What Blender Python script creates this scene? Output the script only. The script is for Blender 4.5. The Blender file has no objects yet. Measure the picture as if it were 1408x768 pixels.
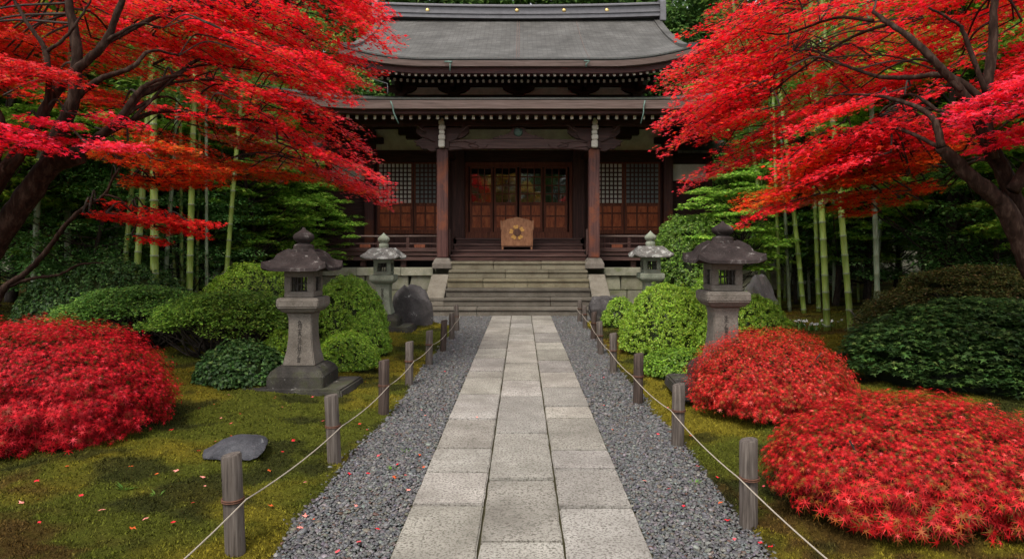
import bpy, bmesh, math, random
import numpy as np
from mathutils import Vector, Matrix

random.seed(7)
RNG = np.random.default_rng(11)
SC = bpy.context.scene
COL = SC.collection
R = math.radians

# ------------------------------------------------------------------ camera
EYE = 1.78                      # eye height, metres
F = 900.0 / 1408.0              # focal length as a fraction of the frame width
cam_d = bpy.data.cameras.new("camera")
cam = bpy.data.objects.new("camera", cam_d); COL.objects.link(cam)
cam.location = (0, 0, EYE); cam.rotation_euler = (R(90), 0, 0)
cam_d.sensor_width = 36; cam_d.lens = 36 * F
cam_d.shift_y = -45 / 1408; cam_d.shift_x = -13 / 1408
cam_d.clip_start = 0.05; cam_d.clip_end = 600
SC.camera = cam

# ------------------------------------------------------------------ light: soft overcast daylight
SUN_EL, SUN_AZ = R(57), R(204)      # azimuth clockwise from +Y: behind the viewer, a little to the left
w = bpy.data.worlds.new("World"); SC.world = w; w.use_nodes = True
nt = w.node_tree; nt.nodes.clear()
sky = nt.nodes.new("ShaderNodeTexSky"); sky.sky_type = 'NISHITA'; sky.sun_disc = False
sky.sun_elevation = SUN_EL; sky.sun_rotation = SUN_AZ
sky.air_density = 1.0; sky.dust_density = 2.5; sky.ozone_density = 1.0
hs = nt.nodes.new("ShaderNodeHueSaturation"); hs.inputs['Saturation'].default_value = 0.15
bg = nt.nodes.new("ShaderNodeBackground"); bg.inputs['Strength'].default_value = 0.15
wo = nt.nodes.new("ShaderNodeOutputWorld")
nt.links.new(sky.outputs[0], hs.inputs['Color']); nt.links.new(hs.outputs[0], bg.inputs['Color'])
nt.links.new(bg.outputs[0], wo.inputs['Surface'])
sd = bpy.data.lights.new("sun", 'SUN'); sd.energy = 1.5; sd.angle = R(14); sd.color = (1.0, 0.92, 0.80)
sun = bpy.data.objects.new("sun", sd); COL.objects.link(sun)
sv = Vector((math.sin(SUN_AZ) * math.cos(SUN_EL), math.cos(SUN_AZ) * math.cos(SUN_EL), math.sin(SUN_EL)))
sun.rotation_euler = sv.to_track_quat('Z', 'Y').to_euler(); sun.location = (0, 0, 30)
SC.view_settings.view_transform = 'Standard'; SC.view_settings.look = 'None'
SC.view_settings.gamma = 1; SC.view_settings.use_curve_mapping = False
SC.view_settings.exposure = 0.95
SC.cycles.use_denoising = True
SC.cycles.max_bounces = 8; SC.cycles.diffuse_bounces = 5; SC.cycles.transmission_bounces = 4
SC.cycles.sample_clamp_indirect = 6

# ------------------------------------------------------------------ survey helpers: photo measurements -> metres
def W(px, py, d): return Vector(((px - 717) * d / 900, d, EYE + (339 - py) * d / 900))
def GD(py): return EYE * 900 / (py - 339)

# ------------------------------------------------------------------ noise
_perm = np.random.default_rng(5).random((256, 256))
def vnoise(x, y):
    xi = np.floor(x).astype(int); yi = np.floor(y).astype(int)
    fx = x - xi; fy = y - yi; fx = fx * fx * (3 - 2 * fx); fy = fy * fy * (3 - 2 * fy)
    a = _perm[xi % 256, yi % 256]; b = _perm[(xi + 1) % 256, yi % 256]
    c = _perm[xi % 256, (yi + 1) % 256]; d = _perm[(xi + 1) % 256, (yi + 1) % 256]
    return (a * (1 - fx) + b * fx) * (1 - fy) + (c * (1 - fx) + d * fx) * fy
def fbm(x, y, o=4):
    s = 0; a = .5; t = 0
    for i in range(o):
        s = s + a * vnoise(x * 2 ** i + 17.3 * i, y * 2 ** i + 5.1 * i); t += a; a *= .5
    return s / t
def sstep(a, b, x):
    t = np.clip((x - a) / (b - a), 0, 1); return t * t * (3 - 2 * t)

# ------------------------------------------------------------------ materials
MATS = {}
def _mat(name):
    m = bpy.data.materials.new(name); m.use_nodes = True; MATS[name] = m
    n = m.node_tree; return m, n, n.nodes['Principled BSDF'], n.nodes['Material Output']
def ramp(n, pts):
    r = n.nodes.new("ShaderNodeValToRGB"); cr = r.color_ramp
    while len(cr.elements) < len(pts): cr.elements.new(0.5)
    for e, (p, c) in zip(cr.elements, pts): e.position = p; e.color = (*c, 1)
    return r
def noise(n, src, scale, detail=4, rough=.6, dist=0):
    t = n.nodes.new("ShaderNodeTexNoise"); t.inputs['Scale'].default_value = scale
    t.inputs['Detail'].default_value = detail; t.inputs['Roughness'].default_value = rough
    t.inputs['Distortion'].default_value = dist
    n.links.new(src, t.inputs['Vector']); return t
def coords(n, sc=(1, 1, 1)):
    tc = n.nodes.new("ShaderNodeTexCoord"); mp = n.nodes.new("ShaderNodeMapping"); mp.inputs['Scale'].default_value = sc
    n.links.new(tc.outputs['Object'], mp.inputs['Vector']); return mp.outputs[0]
def mixc(n, f, a, b, mode='MIX'):
    m = n.nodes.new("ShaderNodeMix"); m.data_type = 'RGBA'; m.blend_type = mode
    for s, v in ((m.inputs[0], f), (m.inputs[6], a), (m.inputs[7], b)):
        if hasattr(v, 'is_linked'): n.links.new(v, s)
        elif isinstance(v, tuple): s.default_value = (*v, 1) if len(v) == 3 else v
        else: s.default_value = v
    return m.outputs[2]
def bump(n, b, h, strength, dist=.01):
    bp = n.nodes.new("ShaderNodeBump"); bp.inputs['Strength'].default_value = strength; bp.inputs['Distance'].default_value = dist
    n.links.new(h, bp.inputs['Height']); n.links.new(bp.outputs[0], b.inputs['Normal']); return bp
def wood(name, lo, mid, hi, stretch=(9, 9, .7), rough=.6, scale=3.0, patch_col=None, spec=.3):
    m, n, b, o = _mat(name)
    v = coords(n, stretch); t = noise(n, v, scale, 6, .65, .4)
    r = ramp(n, [(.3, lo), (.5, mid), (.72, hi)]); n.links.new(t.outputs[0], r.inputs[0]); c = r.outputs[0]
    if patch_col:
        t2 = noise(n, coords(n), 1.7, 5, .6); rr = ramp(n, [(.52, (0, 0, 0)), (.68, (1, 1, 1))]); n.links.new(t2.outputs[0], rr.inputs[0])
        c = mixc(n, rr.outputs[0], c, patch_col)
    n.links.new(c, b.inputs['Base Color']); b.inputs['Roughness'].default_value = rough
    b.inputs['Specular IOR Level'].default_value = spec
    bump(n, b, t.outputs[0], .35, .01); return m
def stone(name, lo, mid, hi, lichen=None, moss=None, rough=.9, sc=1.0, bs=.5, lic=(.58, .66), pits=True, attr=False):
    m, n, b, o = _mat(name)
    v = coords(n)
    t = noise(n, v, 2.3 * sc, 8, .7); r = ramp(n, [(.28, lo), (.5, mid), (.75, hi)]); n.links.new(t.outputs[0], r.inputs[0]); c = r.outputs[0]
    g = noise(n, v, 90 * sc, 3, .8); gr = ramp(n, [(.35, (.55, .55, .55)), (.6, (1.15, 1.15, 1.15))]); n.links.new(g.outputs[0], gr.inputs[0])
    c = mixc(n, .75, c, gr.outputs[0], 'MULTIPLY')
    if lichen:
        l = noise(n, v, 9 * sc, 8, .75, .3); lr = ramp(n, [(lic[0], (0, 0, 0)), (lic[1], (1, 1, 1))]); n.links.new(l.outputs[0], lr.inputs[0])
        c = mixc(n, lr.outputs[0], c, lichen)
    if moss:
        l = noise(n, v, 3.1 * sc, 6, .7); lr = ramp(n, [(.5, (0, 0, 0)), (.72, (.8, .8, .8))]); n.links.new(l.outputs[0], lr.inputs[0])
        c = mixc(n, lr.outputs[0], c, moss)
    if attr:
        a = n.nodes.new("ShaderNodeAttribute"); a.attribute_name = 'col'
        c = mixc(n, 1.0, c, a.outputs[0], 'MULTIPLY')
    n.links.new(c, b.inputs['Base Color']); b.inputs['Roughness'].default_value = rough; b.inputs['Specular IOR Level'].default_value = .12
    ht = noise(n, v, 28 * sc, 8, .8); bump(n, b, ht.outputs[0], bs, .02); return m
def leafmat(name, trans=.35, rough=.5, spec=.35):
    m, n, b, o = _mat(name)
    a = n.nodes.new("ShaderNodeAttribute"); a.attribute_name = 'col'
    n.links.new(a.outputs[0], b.inputs['Base Color']); b.inputs['Roughness'].default_value = rough; b.inputs['Specular IOR Level'].default_value = spec
    tr = n.nodes.new("ShaderNodeBsdfTranslucent"); n.links.new(a.outputs[0], tr.inputs[0])
    mx = n.nodes.new("ShaderNodeMixShader"); mx.inputs[0].default_value = trans
    n.links.new(b.outputs[0], mx.inputs[1]); n.links.new(tr.outputs[0], mx.inputs[2]); n.links.new(mx.outputs[0], o.inputs[0]); return m
def plain(name, col, rough=.6, metal=0, ns=None, spec=.5):
    m, n, b, o = _mat(name)
    t = noise(n, coords(n), ns or 12, 5, .7); r = ramp(n, [(.3, tuple(x * .72 for x in col)), (.7, tuple(min(1, x * 1.15) for x in col))])
    n.links.new(t.outputs[0], r.inputs[0]); n.links.new(r.outputs[0], b.inputs['Base Color'])
    b.inputs['Roughness'].default_value = rough; b.inputs['Metallic'].default_value = metal; b.inputs['Specular IOR Level'].default_value = spec
    bump(n, b, t.outputs[0], .15, .005); return m

M_WOODV = wood("dark_timber_upright", (.022, .008, .006), (.052, .019, .014), (.1, .04, .03), (9, 9, .6))
M_WOODH = wood("dark_timber_level", (.019, .008, .006), (.044, .018, .014), (.09, .041, .033), (.6, 9, 9))
M_WOODX = wood("weathered_board", (.035, .018, .015), (.075, .038, .032), (.13, .075, .065), (.5, 9, 12))
M_COLUMN = wood("column_timber", (.035, .013, .012), (.075, .03, .026), (.12, .055, .045), (8, 8, .35), patch_col=(.17, .048, .02))  # orange-red patches scattered over the timber by noise
M_DOORF = wood("door_frame_timber", (.08, .022, .01), (.15, .042, .019), (.22, .07, .033), (9, 9, .8))
M_PANEL = wood("door_panel_timber", (.17, .038, .012), (.35, .085, .024), (.5, .145, .042), (4, 4, 1.3), rough=.5)
M_FASCIA = wood("eave_fascia_timber", (.06, .04, .034), (.115, .078, .066), (.18, .13, .115), (.4, 6, 10))
M_REDBOARD = wood("eave_red_board", (.025, .009, .009), (.05, .017, .016), (.085, .03, .027), (.4, 6, 10))
M_BOX = wood("offering_box_timber", (.13, .055, .026), (.21, .093, .045), (.29, .14, .075), (5, 5, 2.2), rough=.55)
M_BOXD = wood("offering_box_edge", (.05, .02, .012), (.09, .038, .022), (.14, .065, .04), (8, 8, 1))
M_POST = wood("weathered_post", (.03, .023, .019), (.085, .069, .059), (.165, .14, .122), (14, 14, .5), rough=.85, scale=4)
M_POSTD = wood("weathered_post_dark", (.02, .013, .011), (.052, .036, .029), (.1, .073, .061), (14, 14, .5), rough=.85, scale=4)
M_WHITE = plain("aged_white_paint", (.62, .58, .5), .7, ns=30)
M_PLASTER = plain("cream_plaster", (.92, .87, .76), .85, ns=2)
M_UPPLASTER = plain("grey_plaster", (.85, .82, .74), .85, ns=2)
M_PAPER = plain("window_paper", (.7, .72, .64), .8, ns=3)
M_PAPERD = plain("window_paper_shaded", (.16, .19, .18), .5, ns=3)  # darker copy of the window paper, shade put into its colour
M_COPPER = plain("green_copper", (.09, .15, .125), .6, .3, 20)
M_GOLD = plain("gilt_metal", (.75, .55, .22), .35, .8, 30)
M_GILT = plain("worn_gilt_carving", (.5, .26, .06), .6, .1, 30)
M_METAL = plain("grey_metal", (.35, .36, .36), .45, .6)
M_ROPE = plain("pale_rope", (.36, .31, .25), .9, ns=200)
M_DARK = plain("void_shade_dark_timber", (.006, .004, .004), .9)  # near-black stands in for shade in voids; also colours the upper soffit
M_GLASS, _n, _b, _o = _mat("dark_window_glass")
_b.inputs['Base Color'].default_value = (.008, .009, .008, 1); _b.inputs['Roughness'].default_value = .04; _b.inputs['IOR'].default_value = 2.15
_t = noise(_n, coords(_n), 1.6, 2, .5); bump(_n, _b, _t.outputs[0], .12, .05)
M_STEP = stone("step_granite", (.15, .13, .105), (.25, .225, .185), (.34, .31, .26), lichen=(.1, .09, .075), attr=True, lic=(.56, .72))
M_WALLST = stone("wall_granite", (.13, .13, .1), (.22, .215, .165), (.33, .32, .25), lichen=(.4, .39, .33), moss=(.11, .13, .05), attr=True, lic=(.6, .7))
M_LANT = stone("lantern_granite", (.085, .073, .06), (.16, .14, .12), (.24, .215, .185), lichen=(.07, .06, .05), lic=(.56, .7))
M_LANTG = stone("lantern_mossy_granite", (.12, .135, .1), (.22, .24, .185), (.34, .36, .29), lichen=(.42, .43, .38), lic=(.6, .7))
M_LROOF = stone("lantern_roof_stone", (.012, .009, .009), (.03, .023, .022), (.07, .056, .053), lichen=(.19, .175, .165), lic=(.58, .68))
M_LROOFG = stone("lantern_roof_lichen", (.05, .046, .043), (.12, .113, .105), (.23, .22, .205), lichen=(.36, .36, .34), lic=(.52, .6))
M_LBASE = stone("lantern_base_stone", (.018, .017, .015), (.042, .038, .034), (.1, .093, .084), lichen=(.36, .34, .32), moss=(.06, .065, .03), lic=(.6, .68))
M_GROOVESHADE = plain("carved_groove_shade", (.045, .038, .032), .95)  # dark tone painted in for shade inside the cut strokes
M_ROCKD = stone("dark_rock", (.03, .027, .028), (.07, .064, .064), (.14, .13, .13), lichen=(.4, .39, .37), lic=(.62, .66), bs=.9)
M_ROCKG = stone("grey_rock", (.09, .085, .08), (.19, .18, .17), (.32, .31, .3), lichen=(.42, .41, .39), moss=(.12, .12, .07), lic=(.6, .68), bs=.9)
M_FLATROCK = stone("slate_rock", (.03, .03, .034), (.06, .06, .068), (.12, .12, .13), lichen=(.28, .28, .28), lic=(.64, .7), bs=.6)
M_BARK = wood("maple_bark", (.009, .005, .0035), (.026, .014, .01), (.07, .045, .034), (7, 7, 2.2), rough=.95, scale=3, spec=.1)
M_BARKD = wood("dark_bark", (.012, .009, .007), (.03, .022, .017), (.06, .048, .036), (4, 4, 1.2), rough=.9, scale=3)
M_LEAF = leafmat("maple_leaf", .5, .38, .45)
M_LEAFB = leafmat("red_shrub_leaf", .14, .5, .13)
M_GREEN = leafmat("green_leaf", .42, .45, .4)
M_DGREEN = leafmat("dark_green_leaf", .38, .5, .3)
M_MOSSB = leafmat("moss_tuft", .2, .8, .1)
M_PETAL = leafmat("fallen_petal", .2, .6, .2)

# moss ground: colour pattern comes from the moss itself (green, olive and brown patches)
m, n, b, o = _mat("moss_ground"); M_MOSS = m
a = n.nodes.new("ShaderNodeAttribute"); a.attribute_name = 'col'
v = coords(n); t = noise(n, v, 60, 6, .8); rr = ramp(n, [(.3, (.45, .45, .4)), (.7, (1.3, 1.3, 1.2))]); n.links.new(t.outputs[0], rr.inputs[0])
c = mixc(n, 1.0, a.outputs[0], rr.outputs[0], 'MULTIPLY'); n.links.new(c, b.inputs['Base Color']); b.inputs['Roughness'].default_value = 1; b.inputs['Specular IOR Level'].default_value = .1
t2 = noise(n, v, 35, 8, .85); bump(n, b, t2.outputs[0], 1.0, .03)
# pebbles
m, n, b, o = _mat("river_pebble"); M_PEB = m
a = n.nodes.new("ShaderNodeAttribute"); a.attribute_name = 'col'
t = noise(n, coords(n), 120, 3, .7); rr = ramp(n, [(.3, (.7, .7, .7)), (.7, (1.2, 1.2, 1.2))]); n.links.new(t.outputs[0], rr.inputs[0])
c = mixc(n, 1.0, a.outputs[0], rr.outputs[0], 'MULTIPLY'); n.links.new(c, b.inputs['Base Color']); b.inputs['Roughness'].default_value = .55
# paving slabs: pale granite with dark pits
m, n, b, o = _mat("paving_granite"); M_SLAB = m
v = coords(n); a = n.nodes.new("ShaderNodeAttribute"); a.attribute_name = 'col'
t = noise(n, v, 2.0, 6, .65); r = ramp(n, [(.3, (.23, .216, .198)), (.7, (.44, .42, .39))]); n.links.new(t.outputs[0], r.inputs[0])
p = noise(n, v, 62, 4, .6, .5); pr = ramp(n, [(.4, (0, 0, 0)), (.51, (1, 1, 1))]); n.links.new(p.outputs[0], pr.inputs[0])
c = mixc(n, pr.outputs[0], (.15, .138, .122), r.outputs[0])
st = noise(n, v, .9, 5, .7, .3); sr = ramp(n, [(.52, (0, 0, 0)), (.72, (.6, .6, .6))]); n.links.new(st.outputs[0], sr.inputs[0]); c = mixc(n, sr.outputs[0], c, (.15, .14, .12))
c = mixc(n, 1.0, c, a.outputs[0], 'MULTIPLY'); n.links.new(c, b.inputs['Base Color']); b.inputs['Roughness'].default_value = .9; b.inputs['Specular IOR Level'].default_value = .2
bump(n, b, p.outputs[0], .7, .012)
# shingle roof
m, n, b, o = _mat("shingle_roof"); M_ROOF = m
v = coords(n)
br = n.nodes.new("ShaderNodeTexBrick"); br.inputs['Scale'].default_value = 1; br.inputs['Brick Width'].default_value = .3; br.inputs['Row Height'].default_value = .085
br.inputs['Mortar Size'].default_value = .011; br.inputs['Color1'].default_value = (.075, .073, .07, 1); br.inputs['Color2'].default_value = (.12, .116, .11, 1); br.inputs['Mortar'].default_value = (.04, .037, .034, 1)
n.links.new(v, br.inputs['Vector'])
t = noise(n, coords(n, (1, 1, 1)), 1.1, 6, .7); r = ramp(n, [(.35, (.5, .48, .45)), (.7, (1.2, 1.2, 1.2))]); n.links.new(t.outputs[0], r.inputs[0])
t3 = noise(n, coords(n, (6, 6, 1)), 3, 6, .7); r3 = ramp(n, [(.35, (.8, .78, .76)), (.7, (1.1, 1.1, 1.1))]); n.links.new(t3.outputs[0], r3.inputs[0])
c = mixc(n, 1.0, br.outputs[0], r.outputs[0], 'MULTIPLY'); c = mixc(n, 1.0, c, r3.outputs[0], 'MULTIPLY'); n.links.new(c, b.inputs['Base Color'])
b.inputs['Roughness'].default_value = .7; bump(n, b, br.outputs[1], -.5, .02)
# bamboo
def bamboo_mat(name, A, B):
    m, n, b, o = _mat(name)
    v = coords(n, (3, 3, .5)); t = noise(n, v, 3, 5, .6); r = ramp(n, [(.3, A), (.7, B)]); n.links.new(t.outputs[0], r.inputs[0])
    n.links.new(r.outputs[0], b.inputs['Base Color']); b.inputs['Roughness'].default_value = .4; return m
M_BAM = bamboo_mat("green_bamboo", (.11, .175, .028), (.25, .34, .06))
M_BAMO = bamboo_mat("old_grey_bamboo", (.14, .185, .11), (.25, .31, .2))
M_BAMN = plain("bamboo_node_ring", (.2, .25, .14), .7)

# ------------------------------------------------------------------ objects
def tag(o, label=None, cat=None, group=None, kind=None):
    if label: o['label'] = label
    if cat: o['category'] = cat
    if group: o['group'] = group
    if kind: o['kind'] = kind
    return o
def empty(name, loc, label, cat, group=None):
    o = bpy.data.objects.new(name, None); COL.objects.link(o); o.location = loc; o.empty_display_size = .1
    return tag(o, label, cat, group)
def link(name, me, parent=None):
    o = bpy.data.objects.new(name, me); COL.objects.link(o)
    if parent is not None: o.parent = parent
    return o
def wloc(p):
    v = Vector((0, 0, 0))
    while p is not None: v = v + Vector(p.location); p = p.parent
    return v
def copy_tree(o, parent=None):
    c = o.copy(); COL.objects.link(c); c.parent = parent
    for ch in list(o.children):
        if ch.name in bpy.data.objects: copy_tree(ch, c)
    return c

class MB:
    def __init__(s): s.v = []; s.f = []; s.mi = []; s.c = []
    def add(s, vs, fs, mi=0, col=None):
        b = len(s.v); s.v += [tuple(v) for v in vs]; s.f += [tuple(i + b for i in f) for f in fs]; s.mi += [mi] * len(fs)
        s.c += [col or (1, 1, 1)] * len(vs); return s
    def box(s, x0, x1, y0, y1, z0, z1, mi=0, col=None):
        vs = [(x0, y0, z0), (x1, y0, z0), (x1, y1, z0), (x0, y1, z0), (x0, y0, z1), (x1, y0, z1), (x1, y1, z1), (x0, y1, z1)]
        return s.add(vs, [(0, 3, 2, 1), (4, 5, 6, 7), (0, 1, 5, 4), (1, 2, 6, 5), (2, 3, 7, 6), (3, 0, 4, 7)], mi, col)
    def cbox(s, cx, cy, cz, w, d, h, mi=0, col=None): return s.box(cx - w / 2, cx + w / 2, cy - d / 2, cy + d / 2, cz - h / 2, cz + h / 2, mi, col)
    def prism(s, pts, a0, a1, axis='x', mi=0, col=None):
        n = len(pts); vs = []
        for a in (a0, a1):
            for (p, q) in pts:
                vs.append((a, p, q) if axis == 'x' else (p, a, q) if axis == 'y' else (p, q, a))
        fs = [tuple(range(n))[::-1], tuple(range(n, 2 * n))] + [(i, (i + 1) % n, n + (i + 1) % n, n + i) for i in range(n)]
        return s.add(vs, fs, mi, col)
    def loft(s, rings, mi=0, closed=True, cap=True, col=None):
        n = len(rings[0]); vs = [p for r in rings for p in r]; fs = []
        for k in range(len(rings) - 1):
            for i in range(n if closed else n - 1):
                j = (i + 1) % n; fs.append((k * n + i, k * n + j, (k + 1) * n + j, (k + 1) * n + i))
        if cap: fs.append(tuple(range(n))[::-1]); fs.append(tuple((len(rings) - 1) * n + i for i in range(n)))
        return s.add(vs, fs, mi, col)
    def lathe(s, prof, cx, cy, seg=20, mi=0):
        return s.loft([[(cx + r * math.cos(2 * math.pi * i / seg), cy + r * math.sin(2 * math.pi * i / seg), z) for i in range(seg)] for (r, z) in prof], mi)
    def tube(s, pts, rad, seg=8, mi=0, wob=0):
        pts = [Vector(p) for p in pts]; rings = []; up = Vector((.13, .31, 1)).normalized(); prev = None
        if not hasattr(rad, '__len__'): rad = [rad] * len(pts)
        for i, p in enumerate(pts):
            t = (pts[min(i + 1, len(pts) - 1)] - pts[max(i - 1, 0)]).normalized()
            if prev is None: a = t.cross(up); a = a.normalized() if a.length > .05 else Vector((1, 0, 0))
            else: a = (prev - t * prev.dot(t)).normalized()
            prev = a; b = t.cross(a)
            rings.append([p + (a * math.cos(2 * math.pi * k / seg) + b * math.sin(2 * math.pi * k / seg)) * rad[i] * (1 + wob * (random.random() - .5)) for k in range(seg)])
        return s.loft(rings, mi)
    def build(s, name, mat, parent=None, smooth=False, bevel=0, angle=None):
        off = wloc(parent); me = bpy.data.meshes.new(name)
        me.from_pydata([(x - off.x, y - off.y, z - off.z) for x, y, z in s.v], [], s.f)
        for mm in (mat if isinstance(mat, (list, tuple)) else [mat]): me.materials.append(mm)
        me.polygons.foreach_set('material_index', s.mi)
        ca = me.attributes.new('col', 'FLOAT_COLOR', 'POINT'); ca.data.foreach_set('color', [x for c in s.c for x in (*c, 1)])
        bm = bmesh.new(); bm.from_mesh(me); bmesh.ops.recalc_face_normals(bm, faces=bm.faces)
        if bevel:
            es = [e for e in bm.edges if e.is_manifold and e.calc_face_angle(0) > R(30)]
            bmesh.ops.bevel(bm, geom=es, offset=bevel, segments=2, affect='EDGES', clamp_overlap=True)
        bm.to_mesh(me); bm.free()
        if smooth: me.polygons.foreach_set('use_smooth', [True] * len(me.polygons))
        if angle: me.set_sharp_from_angle(angle=R(angle))
        me.update(); return link(name, me, parent)
def one(label, cat, name, mb, mat, loc, group=None, **k):
    """a thing that is one mesh, with its origin at its base"""
    o = mb.build(name, mat, None, **k); me = o.data; loc = Vector(loc)
    me.transform(Matrix.Translation(-loc)); o.location = loc; return tag(o, label, cat, group)

# ------------------------------------------------------------------ fast leaf clouds
def star(lobes, wid, notch, droop=.12, spread=150):
    V = [(0, 0, 0)]; A = [R(spread) * (2 * k / (lobes - 1) - 1) for k in range(lobes)]
    step = A[1] - A[0]; nz = []
    L = [1 - .42 * (abs(a) / R(spread)) ** 1.6 for a in A]
    for k in range(lobes + 1):
        a = A[0] - step / 2 + k * step; V.append((notch * math.cos(a), notch * math.sin(a), -.01))
    for a, l in zip(A, L): V.append((l * math.cos(a), l * math.sin(a), -droop * l))
    F_ = [(0, 1 + k, lobes + 2 + k, 2 + k) for k in range(lobes)]
    return np.array(V, float), np.array(F_, int)
def rhomb(w=.32, fold=.12, tipz=-.1):
    return np.array([(0, 0, 0), (.5, -w, fold), (1, 0, tipz), (.5, w, fold)], float), np.array([(0, 1, 2, 3)])
def lance(w=.13):
    return np.array([(0, 0, 0), (.35, -w, 0), (1, 0, -.15), (.35, w, 0)], float), np.array([(0, 1, 2, 3)])
STAR5 = star(5, 0, .3); STAR7 = star(7, 0, .14, .22, 155); RH = rhomb(); RHW = rhomb(.42, .1); LN = lance()
def norm(a): return a / np.maximum(np.linalg.norm(a, axis=-1, keepdims=True), 1e-9)
def leaves(name, C, N, D, S, tpl, colr, mat, parent=None):
    V, Fc = tpl; n = len(C); nv = len(V); N = norm(N); D = norm(D - N * np.sum(D * N, 1, keepdims=True)); Sd = np.cross(N, D)
    P = C[:, None, :] + S[:, None, None] * (V[None, :, 0, None] * D[:, None, :] + V[None, :, 1, None] * Sd[:, None, :] + V[None, :, 2, None] * N[:, None, :])
    off = np.array(wloc(parent)); P = (P - off).reshape(-1, 3)
    k = Fc.shape[1]; L = (Fc[None] + (np.arange(n) * nv)[:, None, None]).reshape(-1)
    nf = n * len(Fc)
    me = bpy.data.meshes.new(name); me.vertices.add(len(P)); me.vertices.foreach_set('co', P.astype(np.float32).ravel())
    me.loops.add(len(L)); me.loops.foreach_set('vertex_index', L.astype(np.int32))
    me.polygons.add(nf); me.polygons.foreach_set('loop_start', (np.arange(nf) * k).astype(np.int32))
    me.update(calc_edges=True)
    ca = me.attributes.new('col', 'FLOAT_COLOR', 'POINT')
    cc = np.ones((n, nv, 4), np.float32); cc[:, :, :3] = colr[:, None, :]; ca.data.foreach_set('color', cc.ravel())
    me.materials.append(mat); me.validate(); return link(name, me, parent)
def pick(n, pal, wts, jit=.18):
    pal = np.array(pal, float); i = RNG.choice(len(pal), n, p=np.array(wts) / sum(wts))
    return np.clip(pal[i] * (1 + jit * RNG.standard_normal((n, 1))) * (1 + .06 * RNG.standard_normal((n, 3))), .001, 1)
def rv(n): return norm(RNG.standard_normal((n, 3)))
def cr(pts, n=6):
    """smooth curve through points (catmull-rom)"""
    P = [Vector(p) for p in pts]; P = [P[0] * 2 - P[1]] + P + [P[-1] * 2 - P[-2]]; out = []
    for i in range(1, len(P) - 2):
        for k in range(n):
            t = k / n; a, b, c, d = P[i - 1:i + 3]
            out.append(.5 * ((2 * b) + (c - a) * t + (2 * a - 5 * b + 4 * c - d) * t * t + (3 * b - a - 3 * c + d) * t ** 3))
    out.append(P[-2]); return out

# ------------------------------------------------------------------ the ground
def edgeL(y): return 1.42 + .10 * (fbm(np.asarray(y) * .9, np.full(np.shape(y), 3.3)) - .5) * 2 + 1.2 * sstep(14.3, 16.2, y)
def edgeR(y): return 1.42 + .10 * (fbm(np.asarray(y) * .9, np.full(np.shape(y), 9.3)) - .5) * 2 + .9 * sstep(15.3, 16.4, y)
def ground_h(x, y):
    x = np.asarray(x, float); y = np.asarray(y, float)
    ax = np.abs(x); h = .10 * sstep(1.7, 3.2, ax) + .22 * sstep(4, 9, ax) * sstep(8, 16, y) + .5 * sstep(9, 20, ax)
    h = h + .05 * (fbm(x * .8, y * .8) - .5) * sstep(1.5, 2.5, ax)
    return h
def grav_mask(x, y):
    e = np.where(x < 0, edgeL(y), edgeR(y)); return sstep(.04, -.04, np.abs(x) - e) * (y < 16.9)
def moss_col(x, y):
    a = fbm(x * 1.1 + 3, y * 1.1, 5); b_ = fbm(x * .55 + 40, y * .55 + 9, 4); c_ = fbm(x * 6, y * 6, 3)
    green = np.array((.08, .09, .011)); yel = np.array((.17, .14, .014)); brn = np.array((.075, .038, .012)); dk = np.array((.024, .026, .007))
    t = sstep(.42, .62, a)[..., None]; c = green * (1 - t) + yel * t
    t = (sstep(.48, .62, b_) * sstep(.3, .6, c_))[..., None]; c = c * (1 - t * .85) + brn * t * .85
    t = sstep(.54, .66, fbm(x * 2.3 + 11, y * 2.3 + 30, 4))[..., None]; c = c * (1 - t * .8) + dk * t * .8
    return c
def lin(a, b_, s): return list(np.arange(a, b_, s))
xs = np.array(lin(-80, -14, 6) + lin(-14, -5, .3) + lin(-5, -1.9, .07) + lin(-1.9, -1.1, .035) + lin(-1.1, 1.1, .2) + lin(1.1, 1.9, .035) + lin(1.9, 5, .07) + lin(5, 14, .3) + lin(14, 81, 6))
ys = np.array(lin(-60, 1, 4) + lin(1, 11, .06) + lin(11, 17.4, .12) + lin(17.4, 34, .5) + lin(34, 160, 8))
X, Y = np.meshgrid(xs, ys); Z = ground_h(X, Y); gm = grav_mask(X, Y)
near = sstep(1.3, 1.7, np.abs(X))
Z = Z + near * ((fbm(X * 5, Y * 5, 4) - .5) * .095 + (fbm(X * 16, Y * 16, 2) - .5) * .02) * (1 - gm) + .012
Z = Z * (1 - gm) + gm * (-.02)
Cc = moss_col(X, Y); Cc = Cc * (1 - gm[..., None]) + gm[..., None] * np.array((.045, .042, .038))
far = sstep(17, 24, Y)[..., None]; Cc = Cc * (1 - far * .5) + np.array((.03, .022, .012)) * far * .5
me = bpy.data.meshes.new("ground"); ny, nx = X.shape
idx = np.arange(nx * ny).reshape(ny, nx); Q = np.stack([idx[:-1, :-1], idx[:-1, 1:], idx[1:, 1:], idx[1:, :-1]], -1).reshape(-1, 4)
me.vertices.add(nx * ny); me.vertices.foreach_set('co', np.stack([X, Y, Z], -1).astype(np.float32).ravel())
me.loops.add(Q.size); me.loops.foreach_set('vertex_index', Q.astype(np.int32).ravel())
me.polygons.add(len(Q)); me.polygons.foreach_set('loop_start', (np.arange(len(Q)) * 4).astype(np.int32)); me.update(calc_edges=True)
ca = me.attributes.new('col', 'FLOAT_COLOR', 'POINT'); ca.data.foreach_set('color', np.concatenate([Cc, np.ones((ny, nx, 1))], -1).astype(np.float32).ravel())
me.polygons.foreach_set('use_smooth', [True] * len(Q)); me.materials.append(M_MOSS); tag(link("ground", me), kind='structure')

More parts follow.
